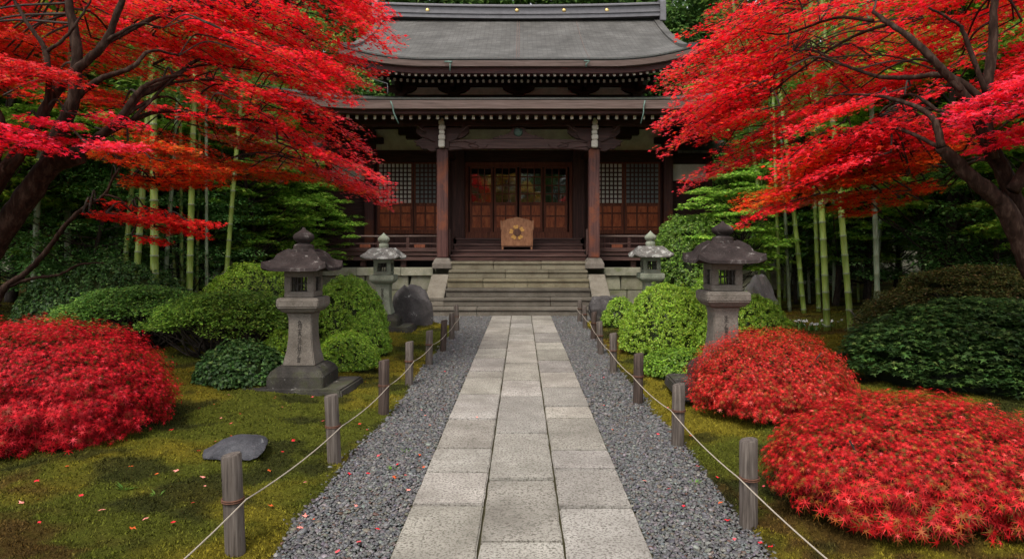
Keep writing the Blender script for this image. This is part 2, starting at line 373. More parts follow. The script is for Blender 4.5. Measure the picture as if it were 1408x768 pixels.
# moss tufts on it
n = 420000; d = 2.6 * (16 / 2.6) ** RNG.random(n) ; x = (RNG.random(n) * 2 - 1) * (d * .82 + .3)
keep = (np.abs(x) > 1.3) & (grav_mask(x, d) < .35); x = x[keep]; d = d[keep]; n = len(x)
z = ground_h(x, d) + ((fbm(x * 5, d * 5, 4) - .5) * .095 + (fbm(x * 16, d * 16, 2) - .5) * .02) + .01
C = np.stack([x, d, z], 1); D = np.stack([RNG.standard_normal(n) * .5, RNG.standard_normal(n) * .5, np.ones(n)], 1)
sz = (.012 + .012 * RNG.random(n)) * (.75 + d / 14)
cl = moss_col(x, d) * (.35 + 1.5 * RNG.random((n, 1)) ** 1.2)
tag(leaves("moss", C, rv(n), D, sz, (np.array([(0, -.22, 0), (0, .22, 0), (1, 0, .1)], float), np.array([(0, 1, 2)])), cl, M_MOSSB), 'short yellow-green moss cushions carpeting the garden beds', 'moss', kind='stuff')

# gravel: real pebbles
ico = bmesh.new(); bmesh.ops.create_icosphere(ico, subdivisions=1, radius=1); IV = np.array([v.co[:] for v in ico.verts]); IF = np.array([[v.index for v in f.verts] for f in ico.faces]); ico.free()
ico = bmesh.new(); bmesh.ops.create_icosphere(ico, subdivisions=2, radius=1); IV2 = np.array([v.co[:] for v in ico.verts]); IF2 = np.array([[v.index for v in f.verts] for f in ico.faces]); ico.free()
def pebbles(name, y0, y1, sp, V, Fc, r):
    gx, gy = np.meshgrid(np.arange(-3, 3, sp), np.arange(y0, y1, sp)); gx = gx.ravel() + RNG.uniform(-.5, .5, gx.size) * sp; gy = gy.ravel() + RNG.uniform(-.5, .5, gy.size) * sp
    e = np.where(gx < 0, edgeL(gy), edgeR(gy)) + RNG.normal(0, .04, gx.size)
    k = (np.abs(gx) > .755) & (np.abs(gx) < e) & (gy < 16.72); gx = gx[k]; gy = gy[k]; n = len(gx)
    s = r * np.exp(RNG.normal(0, .25, n)); ax = np.stack([s * RNG.uniform(.9, 1.45, n), s * RNG.uniform(.75, 1.1, n), s * RNG.uniform(.5, .75, n)], 1)
    th = RNG.random(n) * 6.28; tl = RNG.normal(0, .3, n)
    P = V[None] * ax[:, None, :] * (1 + .12 * RNG.standard_normal((n, len(V), 1)))
    x1 = P[..., 0] * np.cos(th)[:, None] - P[..., 1] * np.sin(th)[:, None]; y1_ = P[..., 0] * np.sin(th)[:, None] + P[..., 1] * np.cos(th)[:, None]
    z1 = P[..., 2] + x1 * tl[:, None]
    P = np.stack([x1 + gx[:, None], y1_ + gy[:, None], z1 + (RNG.uniform(-.004, .012, n))[:, None]], -1).reshape(-1, 3)
    L = (Fc[None] + (np.arange(n) * len(V))[:, None, None]).reshape(-1); nf = n * len(Fc)
    cl = pick(n, [(.125, .124, .126), (.165, .163, .162), (.08, .08, .085), (.2, .198, .19), (.15, .13, .105), (.28, .27, .255), (.13, .075, .055)], [30, 26, 24, 10, 6, 2.5, 2], .15)
    me = bpy.data.meshes.new(name); me.vertices.add(len(P)); me.vertices.foreach_set('co', P.astype(np.float32).ravel())
    me.loops.add(len(L)); me.loops.foreach_set('vertex_index', L.astype(np.int32)); me.polygons.add(nf); me.polygons.foreach_set('loop_start', (np.arange(nf) * 3).astype(np.int32))
    me.update(calc_edges=True); ca = me.attributes.new('col', 'FLOAT_COLOR', 'POINT'); cc = np.ones((n, len(V), 4), np.float32); cc[:, :, :3] = cl[:, None, :] * .7; ca.data.foreach_set('color', cc.ravel())
    me.polygons.foreach_set('use_smooth', [True] * nf); me.materials.append(M_PEB); return link(name, me)
g1 = pebbles("gravel", 2.4, 6.8, .017, IV2, IF2, .0108)
tag(g1, 'loose blue-grey gravel bordering the near path on both sides', 'gravel', kind='stuff')
g2 = pebbles("gravel", 6.8, 16.75, .022, IV, IF, .0138)
tag(g2, 'finer-looking grey gravel beside the far half of the path up to the stone steps', 'gravel', kind='stuff')

# the path: three rows of granite slabs
mb = MB()
rows = [[2.2, 3.35, 4.44, 5.09, 5.70, 6.65, 7.78, 8.75, 9.2, 10.3, 11.3], [2.6, 3.89, 4.93, 6.14, 7.68, 8.6, 9.83, 11.0], [2.3, 3.2, 4.40, 5.15, 5.64, 6.70, 7.2, 8.15, 9.15, 10.1, 11.2]]
for k, row in enumerate(rows):
    row = list(row)
    while row[-1] < 16.0: row.append(row[-1] + random.uniform(.75, 1.35))
    row[-1] = 16.66
    x0 = -.75 + .5 * k
    for a_, b_ in zip(row[:-1], row[1:]):
        g = .007; gy = .014; t = random.uniform(.7, 1.0); z = .03 + random.uniform(-.004, .005); j = random.uniform(-.01, .01); J = lambda q=.0035: random.uniform(-q, q)
        u0, u1, v0, v1 = x0 + g, x0 + .5 - g, a_ + gy, b_ - gy; ol = []
        ns = 7
        for q in range(ns): ol.append((u0 + (u1 - u0) * q / ns, v0 + J() + j * q / ns))
        for q in range(ns): ol.append((u1 + J(), v0 + (v1 - v0) * q / ns + j * (1 - q / ns)))
        for q in range(ns): ol.append((u1 + (u0 - u1) * q / ns, v1 + J()))
        for q in range(ns): ol.append((u0 + J(), v1 + (v0 - v1) * q / ns))
        mb.prism(ol, -.04, z, 'z', 0, (t, t * random.uniform(.97, 1.0), t * random.uniform(.92, .99)))
mb.box(-.76, .76, 2.2, 16.66, -.05, .006, 1, (.2, .2, .12))
o = mb.build("path", [M_SLAB, M_STEP], None, bevel=.009); tag(o, kind='structure')
# ------------------------------------------------------------------ stone steps and platform
CX = -0.09
def tint(a=.85, b_=1.12):
    t = random.uniform(a, b_); return (t, t * random.uniform(.97, 1.0), t * random.uniform(.9, 1.0))
steps = empty("stone_steps", (CX, 16.7, 0), "six weathered granite steps climbing from the path to the hall", "steps")
sf = [16.70, 17.05, 17.40, 17.75, 18.10, 18.45]; sz_ = [.22, .44, .66, .90, 1.13, 1.36]; hw = [2.5, 2.45, 1.93, 1.93, 1.93, 1.93]
cuts = [[-2.5, -1.05, 2.5], [-2.45, .85, 2.45], [-1.93, 1.93], [-1.93, -.95, .25, 1.93], [-1.93, -.35, .85, 1.93], [-1.93, -.7, .65, 1.93]]
lots = [(.74, .73, .73), (.62, .61, .61), (.58, .57, .57), None, (.82, .81, .71), (.86, .84, .73)]
for i in range(6):
    mb = MB(); c = cuts[i]
    for a_, b_ in zip(c[:-1], c[1:]):
        t = lots[i] or random.choice([(.55, .54, .53), (.9, .87, .7)]); q = random.uniform(.92, 1.08)
        zb = (sz_[i - 1] if i else -.1) - .001 * (i > 0); zt = sz_[i] + random.uniform(-.004, .004); yb = sf[i] + .36 + (.35 if i == 5 else 0)
        mb.prism([(sf[i] + .028, zb), (sf[i] + .028, zt - .075), (sf[i] - .006, zt - .068), (sf[i] - .006, zt), (yb, zt), (yb, zb)], CX + a_ + .005, CX + b_ - .005, 'x', 0, tuple(x * q * .86 for x in t))
    mb.build("step", M_STEP, steps, bevel=.012)
for s in (-1, 1):
    mb = MB(); x0, x1 = (CX - 2.42, CX - 1.94) if s < 0 else (CX + 1.94, CX + 2.42)
    mb.prism([(17.06, .225), (17.06, .45), (18.3, 1.0), (18.62, 1.0), (18.62, .225)], x0, x1, 'x', 0, (.74, .73, .72)); mb.build("cheek_stone", M_STEP, steps, bevel=.012)

plat = empty("stone_platform", (CX, 20, 0), "mossy granite block platform carrying the wooden temple hall", "platform")
for s in (-1, 1):
    mb = MB(); x = 2.43
    while x < 7.2:
        l = random.uniform(.8, 1.5); mb.box(CX + s * x if s > 0 else CX - (x + l) + .008, CX + (x + l) - .008 if s > 0 else CX - x, 18.6, 19.1, .955, 1.18, 0, tint(.95, 1.25)); x += l
    mb.build("capstone", M_WALLST, plat, bevel=.012)
    for row, (z0, z1) in enumerate([(.55, .945), (-.1, .54)]):
        mb = MB(); x = 2.42
        while x < 7.1:
            l = random.uniform(.5, .95); k = random.uniform(-.12, .12)
            pts = [(x + .008, z0), (x + l - .008, z0), (x + l - .008 + k, z1), (x + .008 + (0 if x < 2.5 else k * 0), z1)]
            pts = [(CX + s * p, q) for p, q in pts]
            mb.prism(pts, 18.66 + random.uniform(0, .015), 19.1, 'y', 0, tint(.7, 1.15)); x += l + max(k, 0)
        mb.build("wall_course", M_WALLST, plat, bevel=.015)
mb = MB(); mb.box(CX - 7.2, CX + 7.2, 19.0, 30, -.1, 1.16); mb.box(CX - 1.93, CX + 1.93, 18.8, 19.0, -.1, 1.34); mb.build("platform_core", M_WALLST, plat)

# ------------------------------------------------------------------ the temple hall
T = empty("temple_hall", (CX, 22, 0), "dark timber Buddhist hall with two tiers of grey roof at the path's end", "temple")
def tb(name, mat, *boxes, bevel=.006, **k):
    mb = MB()
    for b_ in boxes: mb.box(CX + b_[0], CX + b_[1], *b_[2:])
    return mb.build(name, mat, k.get('parent', T), bevel=bevel)
def pxl(px, d=22.0): return (px - 713) * d / 900
def zl(py, d=22.0): return EYE + (339 - py) * d / 900

# porch columns with stone bases
for s in (-1, 1):
    x = s * 2.155
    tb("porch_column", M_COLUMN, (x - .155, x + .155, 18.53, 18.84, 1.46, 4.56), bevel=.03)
    mb = MB(); mb.loft([[(CX + x + sx * a_, 18.685 + sy * a_, z) for sx, sy in ((-1, -1), (1, -1), (1, 1), (-1, 1))] for a_, z in ((.27, 1.16), (.27, 1.3), (.22, 1.4), (.19, 1.458))]); mb.build("column_base", M_LANT, T, bevel=.015)
    mb = MB()
    for z0, z1, w_ in ((4.57, 4.78, .085), (4.79, 4.93, .09), (4.94, 5.06, .075), (5.07, 5.2, .09), (5.21, 5.33, .075), (5.335, 5.4, .05)):
        j = random.uniform(-.01, .01); mb.box(CX + x - w_ + j, CX + x + w_ + j, 18.36, 18.52, z0, z1)
    mb.build("bracket_end", M_WHITE, T, bevel=.02)
    mb = MB()                                                     # bearing blocks and arms over the column
    mb.box(CX + x - .2, CX + x + .2, 18.52, 18.86, 4.56, 4.76)
    arm = [(-.75, 5.16), (-.75, 5.02), (-.6, 4.9), (-.38, 4.82), (.38, 4.82), (.6, 4.9), (.75, 5.02), (.75, 5.16)]
    mb.prism([(CX + x + p, q) for p, q in arm], 18.6, 18.78, 'y')
    arm2 = [(-.5, 4.98), (-.42, 4.84), (-.25, 4.76), (.25, 4.76), (.42, 4.84), (.5, 4.98)]
    mb.prism([(CX + x + p, q) for p, q in arm2], 18.53, 18.85, 'y')
    for q in (-.65, 0, .65): mb.prism([(CX + x + q + a_, z) for a_, z in ((-.08, 5.12), (.08, 5.12), (.13, 5.2), (-.13, 5.2))], 18.56, 18.82, 'y')
    mb.build("bracket_set", M_WOODH, T, bevel=.012)
    for q in (-1, 1):                                             # carved foliage noses on the beam ends
        nose = [(0, 4.50), (.16, 4.48), (.3, 4.56), (.42, 4.55), (.5, 4.64), (.62, 4.66), (.56, 4.72), (.68, 4.78), (.52, 4.82), (.4, 4.86), (.25, 4.84), (.12, 4.88), (0, 4.84)]
        mb = MB(); mb.prism([(CX + x + q * (.16 + p), z) for p, z in nose], 18.6 + (q == -s) * .0, 18.76, 'y')
        if q == s: mb.build("carved_nose", M_WOODH, T, bevel=.015)
    for q in (-1, 1):                                             # pale curled tips of the bracket arms
        pts = [W(713 + s * 104 + q * a_, b_, 18.45) for a_, b_ in ((24, 181), (29, 178), (33, 174), (36, 172.5), (39, 173))]
        mb = MB(); mb.tube(cr(pts, 3), [.02] * 13, 5); mb.build("curled_tip", M_WOODX, T, smooth=True)
# rainbow beam between the columns with carved scrolls, frog-leg strut above it
mb = MB(); N_ = 24; top = []; bot = []
for i in range(N_ + 1):
    u = -2 + 4 * i / N_; top.append((CX + u, 4.80 + .04 * (1 - (u / 2) ** 2))); bot.append((CX + u, 4.515 + .05 * (1 - (u / 2) ** 4)))
mb.prism(top + bot[::-1], 18.58, 18.79, 'y'); mb.build("rainbow_beam", M_WOODX, T, bevel=.01)
for s in (-1, 1):
    mb = MB(); pts = [Vector((CX + s * p, 18.575, z)) for p, z in ((1.95, 4.72), (1.6, 4.76), (1.3, 4.7), (1.12, 4.62), (1.25, 4.58), (1.42, 4.66), (1.2, 4.74))]
    mb.tube(cr(pts, 4), .014, 5); pts = [Vector((CX + s * p, 18.575, z)) for p, z in ((1.95, 4.62), (1.7, 4.6), (1.45, 4.56), (1.0, 4.57), (.85, 4.68))]
    mb.tube(cr(pts, 4), .012, 5); mb.build("scroll_carving", M_WOODH, T, smooth=True)
half = [(0, 5.17), (.16, 5.17), (.2, 5.1), (.24, 5.02), (.34, 4.98), (.42, 4.94), (.5, 4.96), (.56, 4.9), (.66, 4.9), (.74, 4.85)]
mb = MB(); mb.prism([(CX + a_, z) for a_, z in half] + [(CX - a_, z) for a_, z in half[::-1][:-1]], 18.6, 18.76, 'y'); mb.build("frog_leg_strut", M_WOODX, T, bevel=.01)
mb = MB(); mb.lathe([(0.0, 0), (.13, 0), (.12, .03), (.06, .05), (0.0, .05)], 0, 0, 16)
o = mb.build("medallion", M_COPPER, T, smooth=True); o.rotation_euler = (R(90), 0, 0); o.location = (0, 18.59 - 22, 5.03)
for v_ in o.data.vertices: v_.co = (v_.co.x + CX, v_.co.y + 22, v_.co.z)
tb("eave_purlin", M_WOODH, (-6.2, 6.2, 18.6, 18.78, 5.2, 5.40))
for s in (-1, 1): tb("tie_beam", M_WOODH, (s * 2.155 - .09, s * 2.155 + .09, 18.84, 21.8, 4.62, 4.86))

# wooden porch stairs
for i, (y0, y1, z0, z1) in enumerate([(18.9, 19.3, 1.365, 1.545), (19.25, 19.95, 1.55, 1.69), (19.9, 20.6, 1.70, 1.87), (20.55, 22.1, 1.88, 2.05)]):
    tb("porch_step", M_WOODX, (-1.98, 1.98, y0, y1, z1 - .045, z1)); tb("riser_board", M_WOODH, (-1.95, 1.95, y0 + .03, y0 + .07, z0 - (.0 if i == 0 else .01), z1 - .047))
tb("floor_void_shade", M_DARK, (-1.94, 1.94, 20.65, 22, 1.2, 1.9))

# verandas with low railings, either side
for s in (-1, 1):
    X0, X1 = (2.36, 5.85)
    def side(a_, b_): return (min(s * a_, s * b_), max(s * a_, s * b_))
    xa, xb = side(2.02, 5.9)
    tb("veranda_floor", M_WOODX, (xa, xb, 19.15, 22.0, 1.64, 1.69)); tb("veranda_edge_beam", M_WOODX, (xa, xb, 19.2, 19.32, 1.52, 1.637), (xa, xb, 19.24, 19.34, 1.375, 1.50))
    tb("underfloor_shade_block", M_DARK, (xa, xb, 19.7, 21.9, 1.165, 1.63))  # near-black block added for the shade in the gap under the veranda
    for q in (2.3, 3.4, 4.6, 5.75): tb("floor_post", M_WOODH, (s * q - .08, s * q + .08, 19.35, 19.5, 1.165, 1.635))
    xa, xb = side(2.32, 6.0)
    mb = MB(); mb.tube([(CX + xa, 19.25, 2.085), (CX + xb, 19.25, 2.085)], .032, 8); mb.build("top_rail", M_FASCIA, T, smooth=True)
    tb("middle_rail", M_WOODX, (xa, xb, 19.22, 19.28, 1.85, 1.89)); tb("bottom_rail", M_WOODX, (xa, xb, 19.2, 19.3, 1.7, 1.745))
    for q in (2.36, 3.25, 4.1, 5.0, 5.8): tb("rail_post", M_WOODH, (s * q - .045, s * q + .045, 19.21, 19.29, 1.745, 2.055))
    tb("newel_post", M_WOODX, (s * 2.05 - .06, s * 2.05 + .06, 19.18, 19.3, 1.55, 2.3)); 
    for q in (2.9, 4.5): tb("rail_block", M_DOORF, (s * q - .16, s * q + .16, 19.215, 19.285, 1.749, 1.848))

# walls, pillars
def wallpart(name, mat, px0, px1, py0, py1, d0, d1, **k): return tb(name, mat, (pxl(px0), pxl(px1), d0, d1, zl(py1), zl(py0)), **k)
for s in (-1, 1):
    a_ = s * 1.98; tb("inner_pillar", M_WOODV, (a_ - .2, a_ + .2, 21.5, 21.9, 2.06, 5.0), bevel=.03)
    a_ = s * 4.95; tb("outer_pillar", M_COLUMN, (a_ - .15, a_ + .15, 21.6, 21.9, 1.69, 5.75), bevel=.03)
    tb("pillar_cap", M_WOODH, (a_ - .45, a_ + .45, 21.65, 21.85, 5.2, 5.4), (a_ - .25, a_ + .25, 21.5, 21.6, 5.05, 5.25))
    mb = MB(); mb.cbox(CX + a_, 21.56, 5.05, .1, .06, .1); mb.build("pillar_cap_end", M_WHITE, T, bevel=.01)
tb("lintel_beam", M_WOODH, (-4.8, 4.8, 21.88, 22.1, 4.62, 5.0)); tb("lower_lintel", M_DOORF, (-1.78, 1.78, 21.8, 21.96, 4.45, 4.6))
tb("plaster_panel", M_PLASTER, (-4.8, 4.8, 22.0, 22.12, 5.0, 5.72)); tb("upper_tie", M_WOODH, (-6.4, 6.4, 21.9, 22.12, 5.72, 6.3))
for q in (-3.5, 3.5): tb("bracket_block", M_WOODH, (q - .5, q + .5, 21.7, 21.99, 5.5, 5.7), (q - .25, q + .25, 21.7, 21.99, 5.36, 5.5))
tb("porch_ceiling", M_WOODX, (-6.4, 6.4, 19.0, 21.9, 5.9, 5.95)); 
tb("sill_beam", M_DOORF, (-1.78, 1.78, 21.75, 22.0, 2.053, 2.27)); 
for s in (-1, 1):
    q0, q1 = (s * 2.18, s * 4.8); q0, q1 = min(q0, q1), max(q0, q1)
    tb("sill_wall", M_WOODV, (q0, q1, 21.9, 22.1, 1.69, 2.2)); 
    tb("side_jamb", M_DOORF, (s * 1.74 - .06, s * 1.74 + .06, 21.78, 21.98, 2.27, 4.45))
    tb("jamb_wall", M_WOODV, (min(s * 1.8, s * 2.35), max(s * 1.8, s * 2.35), 21.92, 22.1, 2.06, 4.62))
    # annex walls past the outer pillars
    a_, b_ = (5.1, 6.35); a1, b1 = min(s * a_, s * b_), max(s * a_, s * b_)
    mb = MB(); z = 1.7; k = 0
    while z < 3.9: mb.box(CX + a1, CX + b1, 22.0 + (k % 2) * .0, 22.1, z, z + .235); mb.box(CX + a1, CX + b1, 21.96, 22.0, z + .21, z + .25); z += .25; k += 1
    mb.build("board_wall", M_WOODX if False else M_WOODH, T, bevel=.006)
    tb("plaster_panel", M_PLASTER, (a1, b1, 22.02, 22.1, 4.0, 4.55)); tb("annex_beam", M_WOODH, (a1, b1, 21.95, 22.1, 4.55, 5.7))
    tb("corner_post", M_WOODV, (s * 6.38 - .1, s * 6.38 + .1, 21.9, 22.1, 1.2, 5.7))
    mb = MB(); mb.prism([(21.0, 4.78), (21.0, 4.86), (22.05, 5.35), (22.05, 5.25)], CX + min(s * 5.12, s * 6.9), CX + max(s * 5.12, s * 6.9), 'x'); mb.build("annex_roof", M_ROOF, T)
    tb("side_wall", M_WOODV, (s * 6.4 - .08, s * 6.4 + .08, 22.1, 28, 1.17, 5.9))
tb("rear_wall", M_WOODV, (-6.4, 6.4, 28, 28.15, 1.17, 5.9))

# sliding doors: glazed above, panelled below
def door(x0, x1, z0, z1, zs, y, gl_rows, gl_cols, pr, pc, pane_mat, name, barw=.018, prop=None):
    fr = .06; mb = MB()
    for b_ in ((x0, x0 + fr, z0, z1), (x1 - fr, x1, z0, z1), (x0 + fr, x1 - fr, z1 - fr, z1), (x0 + fr, x1 - fr, z0, z0 + .12), (x0 + fr, x1 - fr, zs - .04, zs + .04)):
        mb.box(CX + b_[0], CX + b_[1], y, y + .05, b_[2], b_[3])
    D_ = mb.build(name, M_DOORF, T, bevel=.005)
    mb = MB(); xi, xj = x0 + fr, x1 - fr; a_, b_ = zs + .04, z1 - fr
    for k in range(1, gl_cols): q = xi + (xj - xi) * k / gl_cols; mb.box(CX + q - barw / 2, CX + q + barw / 2, y + .012, y + .035, a_, b_)
    for k in range(1, gl_rows): q = a_ + (b_ - a_) * k / gl_rows; mb.box(CX + xi, CX + xj, y + .016, y + .032, q - barw / 2, q + barw / 2)
    mb.build("glazing_bars" if pane_mat is M_GLASS else "lattice", M_DOORF if pane_mat is M_GLASS else M_WOODV, D_)
    mb = MB(); mb.box(CX + xi, CX + xj, y + .038, y + .046, a_, b_); mb.build("pane", pane_mat, D_)
    a_, b_ = z0 + .12, zs - .04; mb = MB()
    for k in range(1, pc): q = xi + (xj - xi) * k / pc; mb.box(CX + q - .022, CX + q + .022, y + .006, y + .045, a_, b_)
    hr = [a_ + (b_ - a_) * f for f in sorted(pr)]
    for q in hr: mb.box(CX + xi, CX + xj, y + .008, y + .043, q - .022, q + .022)
    mb.build("panel_rails", M_DOORF, D_, bevel=.004)
    mb = MB(); lv = [a_] + hr + [b_]
    for i in range(len(lv) - 1):
        for k in range(pc):
            p0 = xi + (xj - xi) * k / pc + .03; p1 = xi + (xj - xi) * (k + 1) / pc - .03; mb.box(CX + p0, CX + p1, y + .02, y + .04, lv[i] + .03, lv[i + 1] - .03)
    mb.box(CX + xi, CX + xj, y + .031, y + .048, a_, b_, 1)
    mb.build("panels", [M_PANEL, M_DOORF], D_, bevel=.006); return D_
for k, (a_, b_) in enumerate(((646, 677.5), (679, 711), (713.5, 745.5), (747, 779.5))):
    y = 21.86 if k in (0, 3) else 21.8
    door(pxl(a_), pxl(b_), 2.275, 4.445, 3.22, y, 4, 3, (.52,), 2, M_GLASS, "sliding_door", .032)
tb("door_void_shade", M_DARK, (-1.75, 1.75, 21.99, 22.0, 2.27, 4.45))
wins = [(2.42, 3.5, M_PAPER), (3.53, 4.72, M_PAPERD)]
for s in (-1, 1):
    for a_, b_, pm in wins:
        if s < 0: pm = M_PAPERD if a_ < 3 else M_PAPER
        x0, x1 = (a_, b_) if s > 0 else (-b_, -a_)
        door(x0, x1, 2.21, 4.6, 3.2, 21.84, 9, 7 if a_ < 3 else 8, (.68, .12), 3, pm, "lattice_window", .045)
    q0, q1 = (2.35, 4.8) if s > 0 else (-4.8, -2.35); tb("window_back", M_WOODV, (q0, q1, 21.95, 22.0, 2.2, 4.62))

# ---- lower roof
def lift(x, x0, x1, L): t = max(0, (abs(x) - x0) / (x1 - x0)); return L * t ** 2.2
LH, LY, LZ = 6.7, 17.5, 5.75
def lz(x, v): return LZ + (6.84 - LZ) * (v ** 1.1) + lift(x, 4.0, 6.7, .33) * (1 - v) ** 1.5
def sheet(name, fn_top, thick, nu, nv, mat, smooth=True):
    mb = MB(); vs = []
    for layer in (0, 1):
        for j in range(nv + 1):
            for i in range(nu + 1):
                p = fn_top(i / nu, j / nv); vs.append((p[0], p[1], p[2] - layer * thick))
    n_ = (nu + 1) * (nv + 1); fs = []
    q = lambda i, j, l: l * n_ + j * (nu + 1) + i
    for j in range(nv):
        for i in range(nu):
            fs.append((q(i, j, 0), q(i + 1, j, 0), q(i + 1, j + 1, 0), q(i, j + 1, 0))); fs.append((q(i, j, 1), q(i, j + 1, 1), q(i + 1, j + 1, 1), q(i + 1, j, 1)))
    for i in range(nu): fs += [(q(i, 0, 0), q(i, 0, 1), q(i + 1, 0, 1), q(i + 1, 0, 0)), (q(i, nv, 0), q(i + 1, nv, 0), q(i + 1, nv, 1), q(i, nv, 1))]
    for j in range(nv): fs += [(q(0, j, 0), q(0, j + 1, 0), q(0, j + 1, 1), q(0, j, 1)), (q(nu, j, 0), q(nu, j, 1), q(nu, j + 1, 1), q(nu, j + 1, 0))]
    mb.add(vs, fs); return mb.build(name, mat, T, smooth=smooth, angle=40)
def lower_front(u, v):
    h = LH + (3.9 - LH) * v; x = (2 * u - 1) * h; return (CX + x, LY + (22.02 - LY) * v, lz(x * LH / h, v))
sheet("lower_roof", lower_front, .06, 60, 10, M_ROOF)
for s in (-1, 1):
    def lside(u, v): return (CX + s * (LH + (3.9 - LH) * v), (LY + (22.02 - LY) * v) * (1 - u) + 29.5 * u, LZ + (6.84 - LZ) * v ** 1.1 + .33 * (1 - v) ** 1.5 * max(0, 1 - u * 4) ** 2)
    sheet("lower_roof_side", lside, .06, 24, 8, M_ROOF)
def eave_band(name, mat, half, y0, y1, zt, zb, lf, n_=48, pert=None):
    mb = MB(); rings = []
    for i in range(n_ + 1):
        x = -half + 2 * half * i / n_; l = lf(x); rings.append([(CX + x, y0, zt + l), (CX + x, y1, zt + l), (CX + x, y1, zb + l), (CX + x, y0 + .02, zb + l)])
    mb.loft(rings); return mb.build(name, mat, T)
lfl = lambda x: lift(x, 4.0, 6.7, .33)
eave_band("eave_lip", M_METAL, LH + .01, LY - .05, LY + .15, LZ - .002, LZ - .035, lfl)
eave_band("eave_fascia", M_FASCIA, LH, LY - .02, LY + .25, LZ - .06, LZ - .28, lfl)
eave_band("eave_board", M_REDBOARD, LH - .05, LY + .14, LY + .45, LZ - .283, LZ - .385, lfl)
mb = MB(); mb.loft([[(CX + x, LY + .3, LZ - .355 + lfl(x)), (CX + x, LY + .3, LZ - .3 + lfl(x)), (CX + x, 22.0, 6.62), (CX + x, 22.0, 6.56)] for x in np.linspace(-LH + .1, LH - .1, 40)]); mb.build("eave_soffit", M_WOODH, T)
def rafters(name, y0, y1, z0, z1, half, sp, w_, h_, lf, dz=0):
    n_ = int(2 * half / sp); first = None
    for i in range(n_ + 1):
        x = -half + sp * i + (2 * half - n_ * sp) / 2; l = lf(x)
        if first is None:
            mb = MB(); mb.loft([[(-w_ / 2, y0, z0 - h_), (w_ / 2, y0, z0 - h_), (w_ / 2, y0, z0), (-w_ / 2, y0, z0)], [(-w_ / 2, y1, z1 - h_), (w_ / 2, y1, z1 - h_), (w_ / 2, y1, z1), (-w_ / 2, y1, z1)]])
            me_r = mb.build(name, M_WOODH, None); mb = MB(); mb.box(-w_ / 2 - .004, w_ / 2 + .004, y0 - .012, y0 + .02, z0 - h_ - .004, z0 + .004); me_c = mb.build("rafter_end", M_WHITE, None, bevel=.008)
            first = (me_r.data, me_c.data); bpy.data.objects.remove(me_r); bpy.data.objects.remove(me_c)
        r_ = link(name, first[0], T); r_.location = (CX + x - T.location.x, -22, l); r_.rotation_euler = (0, R(random.uniform(-1.5, 1.5)), 0) if False else (0, 0, 0)
        link("rafter_end", first[1], r_)
rafters("porch_rafter", 17.9, 20.4, 5.37, 5.86, 6.15, .245, .075, .105, lfl)
tb("eave_tie", M_REDBOARD, (-6.2, 6.2, 18.1, 18.2, 5.2, 5.26)) if False else None

# ---- upper storey
tb("upper_wall", M_UPPLASTER, (-3.9, 3.9, 22.0, 22.1, 6.6, 7.6)); tb("upper_wall_side", M_WOODH, (-3.95, -3.85, 22.1, 27, 5.7, 7.6), (3.85, 3.95, 22.1, 27, 5.7, 7.6), (-3.9, 3.9, 26.9, 27, 5.7, 7.6))
tb("upper_beam", M_WOODH, (-4.1, 4.1, 21.85, 21.99, 7.12, 7.3), (-4.1, 4.1, 21.5, 21.99, 7.3, 7.36), (-4.0, 4.0, 21.9, 21.99, 6.62, 6.86))
for px in (551, 624, 713, 802, 875):
    x = pxl(px, 21.9); mb = MB()
    mb.prism([(CX + x + a_, z) for a_, z in ((-.55, 7.15), (-.52, 7.02), (-.38, 6.93), (-.2, 6.88), (.2, 6.88), (.38, 6.93), (.52, 7.02), (.55, 7.15))], 21.75, 21.9, 'y')
    mb.prism([(CX + x + a_, z) for a_, z in ((-.2, 6.88), (-.12, 6.78), (.12, 6.78), (.2, 6.88))], 21.75, 21.98, 'y')
    for q in (-.45, 0, .45): mb.box(CX + x + q - .08, CX + x + q + .08, 21.3, 21.92, 7.15, 7.25)
    mb.prism([(21.98, 6.9), (21.3, 6.98), (21.15, 7.08), (21.15, 7.15), (21.98, 7.15)], CX + x - .07, CX + x + .07, 'x')
    mb.build("upper_bracket", M_WOODH, T, bevel=.01)
UH, UY, UZ, RY, RZ = 5.25, 19.2, 7.31, 24.5, 10.27
lfu = lambda x: lift(x, 2.6, 5.25, .4)
def upper_front(u, v): x = (2 * u - 1) * UH; return (CX + x, UY + (RY - UY) * v, UZ + (RZ - UZ) * v ** 1.2 + lfu(x) * (1 - v) ** 2)
def upper_back(u, v): x = (2 * u - 1) * UH; return (CX + x, 2 * RY - UY - (RY - UY) * v, UZ + (RZ - UZ) * v ** 1.2 + lfu(x) * (1 - v) ** 2)
sheet("upper_roof", upper_front, .12, 60, 24, M_ROOF); sheet("upper_roof_rear", upper_back, .12, 40, 16, M_ROOF)
mb = MB()
for px, m_ in ((710.5, 0), (713.5, 0)):
    x = pxl(px, 22); mb.tube([(CX + x, upper_front((x / UH + 1) / 2, v)[1], upper_front((x / UH + 1) / 2, v)[2] + .0) for v in np.linspace(.02, .98, 16)], .013, 4)
for px in (800,):
    x = pxl(px, 22); mb.tube([(CX + x, upper_front((x / UH + 1) / 2, v)[1], upper_front((x / UH + 1) / 2, v)[2] + .0) for v in np.linspace(.02, .98, 16)], .01, 4)
mb.build("roof_seam", M_FASCIA, T)
eave_band("upper_eave_lip", M_METAL, UH + .01, UY - .05, UY + .15, UZ - .002, UZ - .04, lfu)
eave_band("upper_eave_fascia", M_FASCIA, UH, UY - .02, UY + .3, UZ - .08, UZ - .235, lfu)
eave_band("upper_eave_board", M_REDBOARD, UH - .08, UY + .15, UY + .5, UZ - .238, UZ - .40, lfu)
